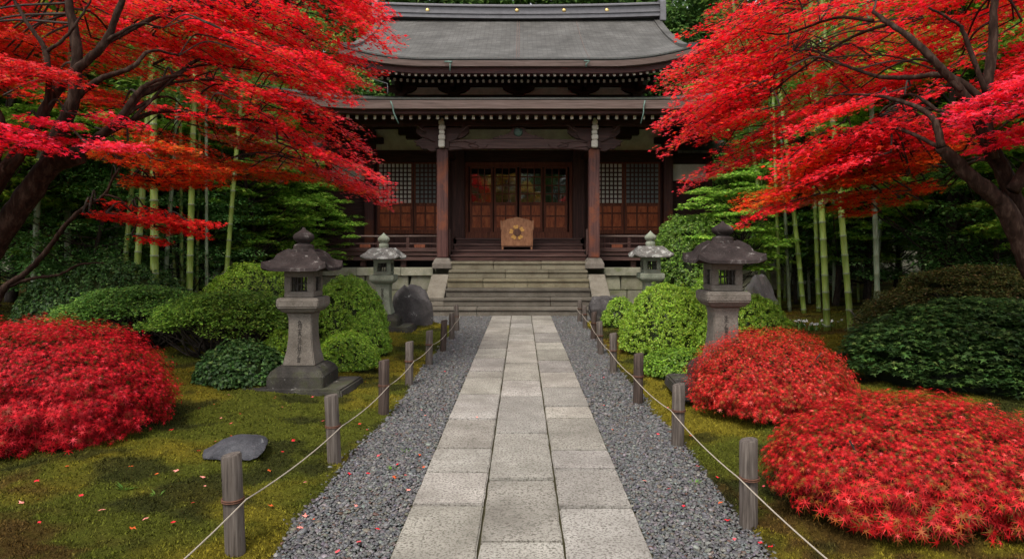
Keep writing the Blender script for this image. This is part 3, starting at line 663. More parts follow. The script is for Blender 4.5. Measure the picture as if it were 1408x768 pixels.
mb = MB(); mb.loft([[(CX + x, UY + .35, UZ - .34 + lfu(x)), (CX + x, UY + .35, UZ - .3 + lfu(x)), (CX + x, 22.0, 7.75), (CX + x, 22.0, 7.7)] for x in np.linspace(-UH + .1, UH - .1, 40)]); mb.build("upper_soffit", M_DARK, T)
rafters("flying_rafter", 19.5, 20.5, 6.945, 7.16, 4.9, .197, .072, .09, lfu)
rafters("base_rafter", 20.3, 21.95, 6.95, 7.42, 4.5, .197, .068, .085, lambda x: lfu(x) * .7)
for s in (-1, 1):                                                  # gables
    mb = MB(); mb.prism([(21.2, 7.55), (RY, 10.1), (27.8, 7.55)], CX + s * 4.3 - .05, CX + s * 4.3 + .05, 'x'); mb.build("gable_wall", M_WOODH, T)
    mb = MB(); pr = [(upper_front(0, v)[1], UZ + (RZ - UZ) * v ** 1.2 + .4 * (1 - v) ** 2) for v in np.linspace(0, 1, 14)]
    full = pr + [(2 * RY - y, z) for y, z in pr[::-1][1:]]
    mb.loft([[(CX + s * (UH + .02) - s * a_, y, z + b_) for a_, b_ in ((0, .06), (.25, .06), (.25, -.28), (0, -.28))] for y, z in full]); mb.build("verge_board", M_ROOF, T)
# ridge
mb = MB()
for hh, z0, z1, t in ((5.2, 10.2, 10.34, .34), (5.2, 10.345, 10.40, .38), (5.2, 10.405, 10.62, .28), (5.2, 10.625, 10.67, .36)):
    N_ = 20; mb.loft([[(CX + x, RY - t, z0 + .1 * (x / 5.2) ** 2), (CX + x, RY - t, z1 + .1 * (x / 5.2) ** 2), (CX + x, RY + t, z1 + .1 * (x / 5.2) ** 2), (CX + x, RY + t, z0 + .1 * (x / 5.2) ** 2)] for x in np.linspace(-hh, hh, N_)])
rdg = mb.build("ridge", plain("ridge_tile", (.105, .1, .11), .55, ns=5), T)
mb = MB(); mb.tube([(CX + x, RY, 10.7 + .1 * (x / 5.2) ** 2) for x in np.linspace(-5.2, 5.2, 20)], .13, 10); mb.build("ridge_cap", MATS["ridge_tile"], rdg, smooth=True)
for s in (-1, 1):
    mb = MB(); mb.prism([(RY - .42, 10.1), (RY + .42, 10.1), (RY + .4, 10.8), (RY + .2, 11.0), (RY, 11.02), (RY - .2, 11.0), (RY - .4, 10.8)], CX + s * 5.2, CX + s * 5.42, 'x')
    mb.tube([(CX + s * 5.25, RY - .2, 10.95), (CX + s * 5.5, RY - .3, 11.0), (CX + s * 5.75, RY - .3, 11.04)], .05, 6); mb.build("ridge_end", MATS["ridge_tile"], rdg, bevel=.02)
for px in (587, 710, 775, 834):
    mb = MB(); mb.lathe([(0, 0), (.075, 0), (.07, .02), (.03, .035), (0, .035)], 0, 0, 16); o = mb.build("gilt_disc", M_GOLD, None, smooth=True); o.parent = rdg
    o.rotation_euler = (R(90), 0, 0); o.location = (CX + pxl(px, 24.2) - T.location.x, RY - .285 - 22, 10.52)
# copper fittings and drain pipe
def fit(name, pts, d, r_, mat): mb = MB(); mb.tube([W(a_, b_, d) for a_, b_ in pts], r_, 6); mb.build(name, mat, T, smooth=True)
fit("rain_chain", [(537, 139), (540, 146), (541, 154), (544, 161), (548, 170)], 17.42, .02, M_COPPER)
fit("rain_chain", [(887, 138), (885, 147), (885, 155), (881, 170)], 17.42, .02, M_COPPER)
fit("gutter_clip", [(611, 85), (622, 85), (619, 88), (619, 98)], 19.12, .025, M_COPPER)
fit("gutter_clip", [(803, 84), (811, 84), (806, 88), (806, 92)], 19.12, .025, M_COPPER)
fit("drain_pipe", [(508, 104), (511, 108), (533, 115), (533, 129)], 20.0, .022, M_METAL)

# ------------------------------------------------------------------ offering box
ob = empty("offering_box", (CX - .04, 19.6, 1.69), "small peaked wooden offering box with a gold crest on the porch steps", "offering box")
bx = CX - .04
mb = MB(); mb.prism([(bx - .44, 1.80), (bx + .44, 1.80), (bx + .44, 2.53), (bx + .3, 2.59), (bx, 2.66), (bx - .3, 2.59), (bx - .44, 2.53)], 19.36, 19.43, 'y'); mb.build("front_board", M_BOX, ob, bevel=.012)
mb = MB(); mb.prism([(bx - .42, 1.82), (bx + .42, 1.82), (bx + .42, 2.5), (bx, 2.62), (bx - .42, 2.5)], 19.433, 19.85, 'y'); mb.build("box_body", M_BOXD, ob, bevel=.01)
for s in (-1, 1):
    mb = MB(); mb.box(bx + s * .47 - .022, bx + s * .47 + .022, 19.35, 19.45, 2.28, 2.56); mb.build("side_ear", M_BOX, ob, bevel=.008)
    mb = MB(); mb.box(bx + s * .45 - .018, bx + s * .45 + .018, 19.38, 19.84, 1.80, 2.5); mb.build("side_board", M_BOX, ob, bevel=.006)
    for yy in (19.38, 19.78): mb = MB(); mb.box(bx + s * .43 - .025, bx + s * .43 + .025, yy, yy + .05, 1.69, 1.80); mb.build("leg", M_BOX, ob, bevel=.005)
mb = MB(); mb.box(bx - .44, bx + .44, 19.375, 19.42, 1.778, 1.80); mb.build("bottom_rail", M_BOXD, ob)
mb = MB()
for k in range(16):
    a0 = 2 * math.pi * k / 16; pts = []
    for r_, w_ in ((.12, .03), (.17, .042), (.22, .03), (.235, 0)):
        pts.append((r_, w_))
    poly = [(r_ * math.cos(a0) - w_ * math.sin(a0), r_ * math.sin(a0) + w_ * math.cos(a0)) for r_, w_ in pts] + [(r_ * math.cos(a0) + w_ * math.sin(a0), r_ * math.sin(a0) - w_ * math.cos(a0)) for r_, w_ in pts[::-1][1:]]
    mb.prism([(bx + p, 2.2 + q * .95) for p, q in poly], 19.345, 19.362, 'y', k % 3 == 0 and 1 or 0)
mb.build("crest_petals", [M_GILT, M_BOX], ob)
mb = MB(); N_ = 22; mb.prism([(bx + .115 * math.cos(2 * math.pi * k / N_), 2.2 + .115 * math.sin(2 * math.pi * k / N_)) for k in range(N_)], 19.335, 19.362, 'y')
for k in range(6): a0 = k * math.pi / 3; mb.prism([(bx + .06 * math.cos(a0) + .025 * math.cos(2 * math.pi * q / 8), 2.2 + .06 * math.sin(a0) + .025 * math.sin(2 * math.pi * q / 8)) for q in range(8)], 19.325, 19.336, 'y')
mb.build("crest_centre", M_BOXD, ob, bevel=.004)

# ------------------------------------------------------------------ stone lanterns
GLYPHS = [[((-.5, .8), (.1, .95)), ((-.2, 1), (-.35, .1)), ((0, .6), (.5, .65), (.4, .1), (.05, .15)), ((.1, .4), (.4, .4)), ((-.5, .5), (-.1, .55)), ((.2, .9), (.25, .1))],
          [((-.45, .9), (.4, .95)), ((0, 1), (-.05, .55), (-.45, .1)), ((0, .5), (.45, .1)), ((-.35, .6), (.35, .62)), ((-.2, .3), (.2, .3))],
          [((-.4, .9), (-.1, .7)), ((-.45, .55), (-.1, .5), (-.4, .1)), ((.1, .95), (.1, .2), (.5, .2)), ((0, .7), (.45, .72)), ((.1, .45), (.4, .45))],
          [((-.5, .75), (.5, .8)), ((-.3, 1), (-.3, .5), (.35, .5), (.3, 1)), ((0, .5), (0, .05)), ((-.45, .28), (.45, .3)), ((-.5, .05), (.5, .08))],
          [((0, 1), (-.4, .6), (.4, .55)), ((-.3, .4), (.35, .42), (.25, .05), (-.25, .05), (-.3, .4)), ((0, .55), (0, .05))]]
def lantern(x, y, z0, label, mats, bud=1.0, onion=False, order=(0, 1, 2, 3, 4), base=True, side_text=False, s=1.0):
    MS, MR, MBs = mats; L = empty("stone_lantern", (x, y, z0), label, "stone lantern", "stone lanterns beside the path")
    def sq(a_, z, cut=0): 
        return [(x + p * a_ * s, y + q * a_ * s, z0 + z * s) for p, q in ((-1, -1), (1, -1), (1, 1), (-1, 1))]
    j = lambda: random.uniform(-.012, .012)
    mb = MB(); mb.loft([[(x - .62 * s, y - .44 * s, z0 - .06), (x + .6 * s, y - .46 * s, z0 - .06), (x + .64 * s, y + .45 * s, z0 - .06), (x - .58 * s, y + .5 * s, z0 - .06)], [(x - .6 * s, y - .42 * s, z0 + .085), (x + .57 * s, y - .44 * s, z0 + .095), (x + .62 * s, y + .42 * s, z0 + .09), (x - .56 * s, y + .46 * s, z0 + .085)]]); mb.build("base_slab", MBs, L, bevel=.02)
    mb = MB(); mb.loft([sq(.335, .06), sq(.33, .22), sq(.3, .275), sq(.25, .318), sq(.23, .33)]); mb.build("plinth", MBs, L, bevel=.012)
    mb = MB(); mb.loft([sq(.195, .325), sq(.19, .36), sq(.16, .5), sq(.144, .65), sq(.14, .8), sq(.144, .9), sq(.16, .96)]); ped = mb.build("pedestal", MS, L, bevel=.012)
    # carved characters down the front: dark strokes stand in for groove shade
    mb = MB(); ch = .092
    for k, gi in enumerate(order):
        zt = .86 - k * ch * 1.08 - ch
        for st in GLYPHS[gi]:
            for (a_, b_), (c_, d_) in zip(st[:-1], st[1:]):
                pa = Vector((a_ * .042, 0, zt + b_ * ch)); pb = Vector((c_ * .042, 0, zt + d_ * ch)); yy = lambda z: -np.interp(z, [.36, .5, .65, .8, .9], [.19, .16, .144, .14, .144])
                w_ = .0055; dr = (pb - pa).normalized(); nr = Vector((-dr.z, 0, dr.x)) * w_
                q = [pa - nr - dr * w_, pb - nr * .6 + dr * w_, pb + nr * .6 + dr * w_, pa + nr - dr * w_]; f_ = []
                for off in (-.0035, .006):
                    for p in q: f_.append((x + p.x * s, y + (yy(p.z) + off) * s, z0 + p.z * s))
                mb.add(f_, [(0, 1, 2, 3), (7, 6, 5, 4), (0, 4, 5, 1), (1, 5, 6, 2), (2, 6, 7, 3), (3, 7, 4, 0)])
    mb.build("carved_character_shade", M_GROOVESHADE, ped)
    mb = MB(); mb.loft([sq(.17, .955), sq(.2, .97), sq(.25, 1.03), sq(.25, 1.125), sq(.235, 1.14)]); mb.build("middle_platform", MS, L, bevel=.012)
    # fire box: four corner posts, top and bottom slabs, barred openings
    f0, f1, a_ = 1.142, 1.46, .178; FB = MB()
    def bxx(u0, u1, v0, v1, w0, w1): FB.box(x + u0 * s, x + u1 * s, y + v0 * s, y + v1 * s, z0 + w0 * s, z0 + w1 * s)
    bxx(-a_, a_, -a_, a_, f0, f0 + .07); bxx(-a_, a_, -a_, a_, f1 - .075, f1)
    for u in (-1, 1):
        for v in (-1, 1): bxx(*(sorted((u * a_, u * (a_ - .085)))), *(sorted((v * a_, v * (a_ - .085)))), f0 + .071, f1 - .076)
    FBo = FB.build("fire_box", MS, L, bevel=.008)
    mb = MB()
    for ax in (0, 1):
        for sg in (-1, 1):
            for k in (-1.5, -.5, .5, 1.5):
                q = k * .045; c_ = (x + q * s, y + sg * (a_ - .03) * s) if ax == 0 else (x + sg * (a_ - .03) * s, y + q * s)
                mb.cbox(c_[0], c_[1], z0 + (f0 + f1) / 2 * s, .014 * s, .014 * s, .18 * s)
            q = (x, y + sg * (a_ - .03) * s) if ax == 0 else (x + sg * (a_ - .03) * s, y); mb.cbox(q[0], q[1], z0 + (f0 + f1) / 2 * s, (.185 if ax == 0 else .012) * s, (.012 if ax == 0 else .185) * s, .012 * s)
    mb.build("window_bars", MBs, FBo)
    # roof with upturned corners
    mb = MB(); n_ = 40; prof = [(.06, 1.70), (.15, 1.692), (.20, 1.67), (.255, 1.625), (.285, 1.57), (.33, 1.525), (.395, 1.497), (.40, 1.462), (.33, 1.455), (.18, 1.462)]
    if onion: prof = [(.04, 1.70), (.12, 1.69), (.22, 1.665), (.29, 1.61), (.32, 1.55), (.37, 1.505), (.42, 1.49), (.42, 1.465), (.34, 1.452), (.18, 1.462)]
    rings = []
    for rr_, z in prof:
        ring = []
        for k in range(n_ * 4 // 4):
            th = 2 * math.pi * k / n_; c_, s_ = math.cos(th), math.sin(th); m_ = max(abs(c_), abs(s_)); kk = min(abs(c_), abs(s_)) / m_
            sqr = 1 / m_; rad = rr_ * (1 + (sqr - 1) * (.82 if rr_ > .25 else .7)); up = .05 * kk ** 5 * (rr_ / .42) ** 3 if rr_ > .3 else 0
            ridge = .035 * kk ** 14 * (1 if .12 < rr_ < .4 and z > 1.47 else 0)
            ring.append((x + rad * c_ * s, y + rad * s_ * s, z0 + (z + up + ridge) * s))
        rings.append(ring)
    mb.loft(rings); mb.build("lantern_roof", MR, L, smooth=True, angle=38)
    if onion: prof = [(.09, 1.685), (.1, 1.7), (.1, 1.77), (.085, 1.79), (.07, 1.8), (.11, 1.83), (.125, 1.87), (.11, 1.91), (.06, 1.95), (.02, 1.99), (.004, 2.01)]
    else: prof = [(.15, 1.68), (.15, 1.71), (.12, 1.73), (.125, 1.75), (.11, 1.775), (.07, 1.79), (.075, 1.8), (.115, 1.83), (.128, 1.865), (.115, 1.9), (.07, 1.93), (.03, 1.955), (.01, 1.985)]
    prof = [(r_, 1.68 + (z - 1.68) * bud) for r_, z in prof]
    mb = MB(); mb.lathe([(r_ * s, z0 + z * s) for r_, z in prof], x, y, 20); mb.build("finial", MS if onion else MR, L, smooth=True)
    return L
lantern(-2.66, 8.0, .03, "tall brown granite lantern on a broad slab nearest the path on the left side", (M_LANT, M_LROOF, M_LBASE))
lantern(2.35, 7.65, .13, "tall brown granite lantern rising behind the middle red shrub on the right", (M_LANT, M_LROOF, M_LBASE), bud=.88, order=(2, 4, 0, 3, 1))
lantern(-2.86, 13.6, .06, "pale mossy granite lantern near the steps, beside the dark upright boulder on the left", (M_LANTG, M_LROOFG, M_LBASE), onion=True, order=(3, 0, 4, 2))
lantern(2.68, 13.6, .10, "pale mossy granite lantern near the steps on the right, half hidden by lime shrubs", (M_LANTG, M_LROOFG, M_LBASE), onion=True, order=(1, 3, 2, 0))

# ------------------------------------------------------------------ rocks
def rock(x, y, z, rx, ry, rz, mat, label, seed, flat=0, cut=None, sub=4, amp=.3):
    bm = bmesh.new(); bmesh.ops.create_icosphere(bm, subdivisions=sub, radius=1); rg = np.random.default_rng(seed)
    pl = [(norm(rg.standard_normal((1, 3)))[0], rg.uniform(.62, .92)) for _ in range(14)]
    from mathutils import noise as mn
    for v_ in bm.verts:
        p = v_.co.copy()
        for nrm, dd in pl:
            k = p.dot(Vector(nrm)) - dd
            if k > 0: p -= Vector(nrm) * k * .9
        p += v_.co * (mn.fractal(v_.co * 1.8 + Vector((seed, 0, 0)), .8, 2.1, 5) * amp * .35)
        v_.co = Vector((p.x * rx, p.y * ry, max(p.z * rz, -rz * .4)))
    me = bpy.data.meshes.new("garden_rock"); bm.to_mesh(me); bm.free(); me.polygons.foreach_set('use_smooth', [True] * len(me.polygons)); me.set_sharp_from_angle(angle=R(28))
    me.materials.append(mat); o = link("garden_rock", me); o.location = (x, y, z); o.rotation_euler = (0, 0, 0)
    return tag(o, label, "rock")
rock(-2.45, 14.7, .25, .5, .35, .78, M_ROCKD, "dark upright lichen-speckled boulder leaning beside the left of the steps", 3)
rock(1.9, 15.35, .2, .36, .35, .55, M_ROCKD, "taller dark boulder standing at the right foot of the steps", 8)
rock(2.3, 15.7, .15, .42, .4, .45, M_ROCKD, "low dark boulder tucked behind the taller one right of the steps", 12)
rock(-2.37, 5.45, .1, .25, .3, .1, M_FLATROCK, "flat dark slate stone lying in the moss on the left lawn", 21, amp=.2)
rock(4.25, 11.9, .4, .45, .5, .88, M_ROCKG, "rounded grey boulder visible behind the front right lantern", 33)
rock(3.45, 14.3, .05, .32, .3, .3, M_ROCKD, "small dark rock at the foot of the clipped shrub by the hall", 40)

# ------------------------------------------------------------------ rope fence
PL = [(-1.70, 2.2), (-1.66, 3.80), (-1.53, 5.36), (-1.46, 6.94), (-1.44, 8.4), (-1.39, 9.83), (-1.33, 11.1), (-1.34, 12.6), (-1.36, 13.8)]
PR = [(1.60, 2.25), (1.44, 4.15), (1.40, 5.87), (1.32, 7.42), (1.30, 9.26), (1.31, 10.8), (1.38, 12.6), (1.38, 14.2), (1.37, 15.5)]
ORD = ["nearest", "nearest", "second", "third", "fourth", "fifth", "sixth", "seventh", "last"]
for side_, pts in (("left", PL), ("right", PR)):
    rp = []
    for i, (x, y) in enumerate(pts):
        h = .56 + random.uniform(-.03, .03) - .03 * (i > 4); r_ = .056 if i < 4 else .052
        lab = f"{ORD[i]} round wooden rope post along the {side_} edge of the path" if i else f"round wooden rope post just before the frame on the {side_} of the path"
        if i == 0 : lab = f"round wooden rope post behind the nearest one, at the viewer's {side_} hand"
        tlt = Vector((random.uniform(-.05, .05), random.uniform(-.05, .05)))
        e = empty("rope_post", (x, y, 0), lab, "post", "wooden posts carrying the path ropes")
        mb = MB(); rings = []
        for z in (-.08, .0, .15, .3, .42, h - .008, h):
            rings.append([(x + tlt.x * z + (r_ - (.006 if z == h else 0)) * (1 + .03 * math.sin(k * 2.1 + i)) * math.cos(2 * math.pi * k / 20), y + tlt.y * z + (r_ - (.006 if z == h else 0)) * math.sin(2 * math.pi * k / 20), z + (.008 * math.cos(2 * math.pi * k / 20) if z >= h - .01 else 0)) for k in range(20)])
        mb.loft(rings); mb.build("post", M_POST if i % 3 else M_POSTD, e, smooth=True, angle=45)
        mb = MB(); zr = .31
        for dz in (0, .011): mb.tube([(x + tlt.x * zr + (r_ + .004) * math.cos(2 * math.pi * k / 16), y + (r_ + .004) * math.sin(2 * math.pi * k / 16), zr + dz) for k in range(17)], .0055, 5)
        mb.build("binding_cord", M_BOXD, e, smooth=True)
        rp.append(Vector((x + (.062 if side_ == 'left' else -.062), y, zr + .005)))
    mb = MB(); path_ = []
    for a_, b_ in zip(rp[:-1], rp[1:]):
        for k in range(8): t = k / 8; path_.append(a_.lerp(b_, t) + Vector((0, 0, -.03 * 4 * t * (1 - t))))
    path_.append(rp[-1]); mb.tube(path_, .0043, 6)
    one(f"thin pale rope strung from post to post along the {side_} side", "rope", "barrier_rope", mb, M_ROPE, rp[1], smooth=True)
# ------------------------------------------------------------------ clipped shrubs
def gh(x, y): return float(ground_h(x, y))
def dirs(n, zmin=-.35):
    d_ = rv(int(n * 2.2)); d_ = d_[d_[:, 2] > zmin][:n]; return d_
def lump(d_, seed, amp, f=2.2):
    u = d_[:, 0] * f + seed * 3.1 + d_[:, 2] * 1.3; v = d_[:, 1] * f + seed * 7.7 - d_[:, 2] * 1.9
    return 1 + amp * (fbm(u + 50, v + 50, 3) - .5) * 2
def blob(name, c, r, mat, col, seed, sc, parent, amp):
    bm = bmesh.new(); bmesh.ops.create_icosphere(bm, subdivisions=4, radius=1); V = np.array([v.co[:] for v in bm.verts])
    k = lump(norm(V), seed, amp)[:, None]; P = V * k * np.array(r) * sc; P[:, 2] = np.maximum(P[:, 2], -r[2] * .3)
    off = np.array(c) - np.array(wloc(parent))
    for v, p in zip(bm.verts, P): v.co = Vector(p + off)
    me = bpy.data.meshes.new(name); bm.to_mesh(me); bm.free()
    ca = me.attributes.new('col', 'FLOAT_COLOR', 'POINT'); ca.data.foreach_set('color', [x for _ in me.vertices for x in (*col, 1)])
    me.materials.append(mat); return link(name, me, parent)
def stems(c, r, parent, n=9, mat=None, reach=.8, rad=.02):
    mb = MB()
    for k in range(n):
        a = random.random() * 6.28; q = random.uniform(.35, reach); b0 = Vector((c[0] + math.cos(a) * r[0] * .12, c[1] + math.sin(a) * r[1] * .12, c[2] - .08))
        e = Vector((c[0] + math.cos(a) * r[0] * q, c[1] + math.sin(a) * r[1] * q, c[2] + r[2] * random.uniform(.35, .8))); m_ = b0.lerp(e, .5) + Vector((random.uniform(-.1, .1), random.uniform(-.1, .1), -.06)) * r[0]
        mb.tube(cr([b0, m_, e], 5), list(np.linspace(rad, rad * .35, 11)), 6, wob=.2)
    return mb.build("stems", mat or M_BARKD, parent, smooth=True)
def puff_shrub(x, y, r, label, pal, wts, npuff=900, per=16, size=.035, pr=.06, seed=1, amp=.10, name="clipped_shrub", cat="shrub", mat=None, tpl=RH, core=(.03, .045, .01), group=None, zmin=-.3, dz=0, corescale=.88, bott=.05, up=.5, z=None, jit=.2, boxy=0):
    z = gh(x, y) + dz if z is None else z; mat = mat or M_GREEN
    e = empty(name, (x, y, z), label, cat, group); c = np.array((x, y, z + r[2] * .12)); rr = np.array(r)
    d_ = dirs(npuff, zmin); k = (lump(d_, seed, amp) * (1 + .028 * RNG.standard_normal(len(d_))))[:, None]; d_ = d_ * np.stack([np.maximum(np.hypot(d_[:, 0], d_[:, 1]), .1) ** -boxy] * 2 + [np.ones(len(d_))], 1); C = c + d_ * k * rr; nr = norm(d_ / rr)
    n = len(C) * per; PC = np.repeat(C, per, 0); PN = np.repeat(nr, per, 0)
    q = norm(PN * .9 + rv(n)); ps = np.repeat(pr * (.7 + .6 * RNG.random(len(C))), per)[:, None]
    P = PC + q * ps * (.5 + .6 * RNG.random((n, 1))) - PN * .02
    keep = P[:, 2] > z + bott; P = P[keep]; q = q[keep]; PN = PN[keep]; n = len(P)
    N = norm(q + np.array((0, 0, up)) + .35 * rv(n)); D = norm(PN * .4 + q * .5 + rv(n) * .7)
    tone = np.repeat(.8 + .4 * RNG.random(len(C)), per)[keep][:, None]
    cl = np.clip(pick(n, pal, wts, jit) * tone, 0.001, 1)
    leaves("foliage", P - D * size * .4, N, D, size * (.7 + .6 * RNG.random(n)), tpl, cl, mat, e)
    if corescale: blob("inner_fill", c, rr, M_DGREEN, core, seed, corescale, e, amp)  # solid dark core: paints the shaded interior and stops see-through
    stems((x, y, z), r, e); return e
LIME = [(.26, .42, .035), (.34, .5, .05), (.17, .3, .025), (.4, .52, .08)]
MID = [(.23, .4, .035), (.32, .5, .05), (.14, .26, .025), (.42, .56, .09)]
DARK = [(.045, .1, .025), (.07, .15, .035), (.025, .06, .015), (.12, .2, .05)]
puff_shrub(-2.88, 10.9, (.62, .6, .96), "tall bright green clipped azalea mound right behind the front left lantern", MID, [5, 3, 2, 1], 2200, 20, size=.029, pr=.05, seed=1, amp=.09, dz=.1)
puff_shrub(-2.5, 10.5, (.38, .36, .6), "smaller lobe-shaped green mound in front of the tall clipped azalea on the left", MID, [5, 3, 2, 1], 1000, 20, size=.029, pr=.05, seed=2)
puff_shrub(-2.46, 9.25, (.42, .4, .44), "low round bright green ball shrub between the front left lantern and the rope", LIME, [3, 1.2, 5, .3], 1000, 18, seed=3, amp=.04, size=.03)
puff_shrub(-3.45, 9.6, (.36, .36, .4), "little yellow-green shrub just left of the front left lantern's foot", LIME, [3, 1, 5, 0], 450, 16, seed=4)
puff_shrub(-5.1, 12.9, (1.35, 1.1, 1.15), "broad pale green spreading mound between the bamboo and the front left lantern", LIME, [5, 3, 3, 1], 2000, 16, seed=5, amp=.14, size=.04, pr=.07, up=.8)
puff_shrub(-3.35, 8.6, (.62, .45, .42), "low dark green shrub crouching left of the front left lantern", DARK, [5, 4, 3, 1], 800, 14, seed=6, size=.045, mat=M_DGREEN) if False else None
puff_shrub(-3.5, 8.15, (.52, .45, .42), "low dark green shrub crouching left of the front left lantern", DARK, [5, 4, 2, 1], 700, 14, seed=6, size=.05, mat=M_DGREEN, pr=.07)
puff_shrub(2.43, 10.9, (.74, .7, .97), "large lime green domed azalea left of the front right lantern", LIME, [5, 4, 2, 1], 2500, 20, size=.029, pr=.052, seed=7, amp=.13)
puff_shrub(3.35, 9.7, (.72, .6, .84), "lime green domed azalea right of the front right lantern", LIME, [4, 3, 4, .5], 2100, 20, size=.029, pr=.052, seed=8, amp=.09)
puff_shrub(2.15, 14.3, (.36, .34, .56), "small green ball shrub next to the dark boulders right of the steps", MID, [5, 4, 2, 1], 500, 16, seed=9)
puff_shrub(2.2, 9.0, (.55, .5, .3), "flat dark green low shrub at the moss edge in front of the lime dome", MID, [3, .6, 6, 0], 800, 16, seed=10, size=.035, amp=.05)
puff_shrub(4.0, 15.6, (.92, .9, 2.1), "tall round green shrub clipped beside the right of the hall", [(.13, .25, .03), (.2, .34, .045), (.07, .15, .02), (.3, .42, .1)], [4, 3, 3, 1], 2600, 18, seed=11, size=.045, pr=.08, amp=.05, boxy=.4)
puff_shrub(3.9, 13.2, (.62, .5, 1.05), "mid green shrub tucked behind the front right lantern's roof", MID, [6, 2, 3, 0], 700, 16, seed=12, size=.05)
puff_shrub(-1.2 - 4.6, 9.9, (1.1, .8, .95), "x", MID, [1, 1, 1, 1], 10, 4, seed=13) if False else None
puff_shrub(-7.8, 12.4, (1.6, 1.1, 1.1), "dark green shrub mound at the far left beyond the big red bush", DARK, [4, 4, 3, 1], 1500, 14, seed=16, size=.06, pr=.09, mat=M_DGREEN)

def layered_shrub(x, y, r, label, pal, wts, npad, per, size, seed, name="spreading_shrub", base=.35, core=None, tpl=None, spread=(.24, .22, .055), mat=None):
    """open shrub on forked stems with flat leafy pads; the stems show underneath"""
    z = gh(x, y); e = empty(name, (x, y, z), label, "shrub"); rg = np.random.default_rng(seed); mb = MB(); Cs = []
    for k in range(npad):
        a = rg.random() * 6.283; q = math.sqrt(rg.random()); px_, py_ = x + r[0] * q * math.cos(a), y + r[1] * q * math.sin(a)
        pz = z + r[2] * (base + (1 - base) * math.sqrt(max(0, 1 - q * q)) * rg.uniform(.8, 1.05)); Cs.append((px_, py_, pz))
        if k % 3 == 0:
            b0 = Vector((x + rg.uniform(-.35, .35) * r[0], y + rg.uniform(-.25, .25) * r[1], z - .05)); tp = Vector((px_, py_, pz - .04)); m_ = b0.lerp(tp, .45) + Vector((rg.uniform(-.15, .15), rg.uniform(-.15, .15), -.1 * r[2]))
            mb.tube(cr([b0, m_, tp], 5), list(np.linspace(.024, .007, 11)), 6, wob=.2)
    mb.build("stems", M_BARKD, e, smooth=True); Cs = np.array(Cs); n = npad * per; PC = np.repeat(Cs, per, 0)
    o_ = rv(n) * np.array(spread) * (RNG.random((n, 1)) ** .4); P = PC + o_; N = norm(np.array((0, 0, 1.)) + .45 * rv(n) + o_ * 1.2); D = norm(o_ * 3 + rv(n) * .6)
    leaves("foliage", P, N, D, size * (.7 + .6 * RNG.random(n)), tpl or RH, np.clip(pick(n, pal, wts, .22) * np.repeat(RNG.uniform(.7, 1.3, (npad, 1)), per, 0), .001, 1), mat or M_DGREEN, e)
    if core: blob('inner_fill', (x, y, z + .05), (r[0], r[1], r[2]), M_DGREEN, core, seed, .86, e, .03)  # closed dark blob stands in for shade between the pads
    return e
layered_shrub(-4.55, 10.2, (1.15, .9, .98), "airy dark green shrub on bare forked stems behind the big red bush", [(.19, .34, .045), (.27, .44, .06), (.1, .2, .03)], [4, 3, 3], 330, 60, .045, 3)
layered_shrub(-6.3, 10.8, (1.3, .9, .95), "second airy dark shrub further left above the big red bush", [(.13, .27, .05), (.2, .36, .06), (.08, .16, .035)], [4, 3, 3], 330, 55, .048, 4)

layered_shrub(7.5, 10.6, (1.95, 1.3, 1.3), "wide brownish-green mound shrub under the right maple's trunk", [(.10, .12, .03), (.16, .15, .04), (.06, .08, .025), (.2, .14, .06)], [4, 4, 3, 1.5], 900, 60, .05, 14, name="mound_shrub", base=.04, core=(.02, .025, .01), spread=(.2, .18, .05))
layered_shrub(5.9, 8.3, (1.72, 1.2, .98), "large dark leafy mound shrub behind the front red bush on the right", [(.04, .09, .022), (.07, .135, .03), (.02, .045, .012), (.11, .17, .045)], [4, 4, 3, 1], 850, 55, .05, 15, name="mound_shrub", base=.04, core=(.012, .022, .008), tpl=STAR5, spread=(.2, .18, .05), mat=M_DGREEN)

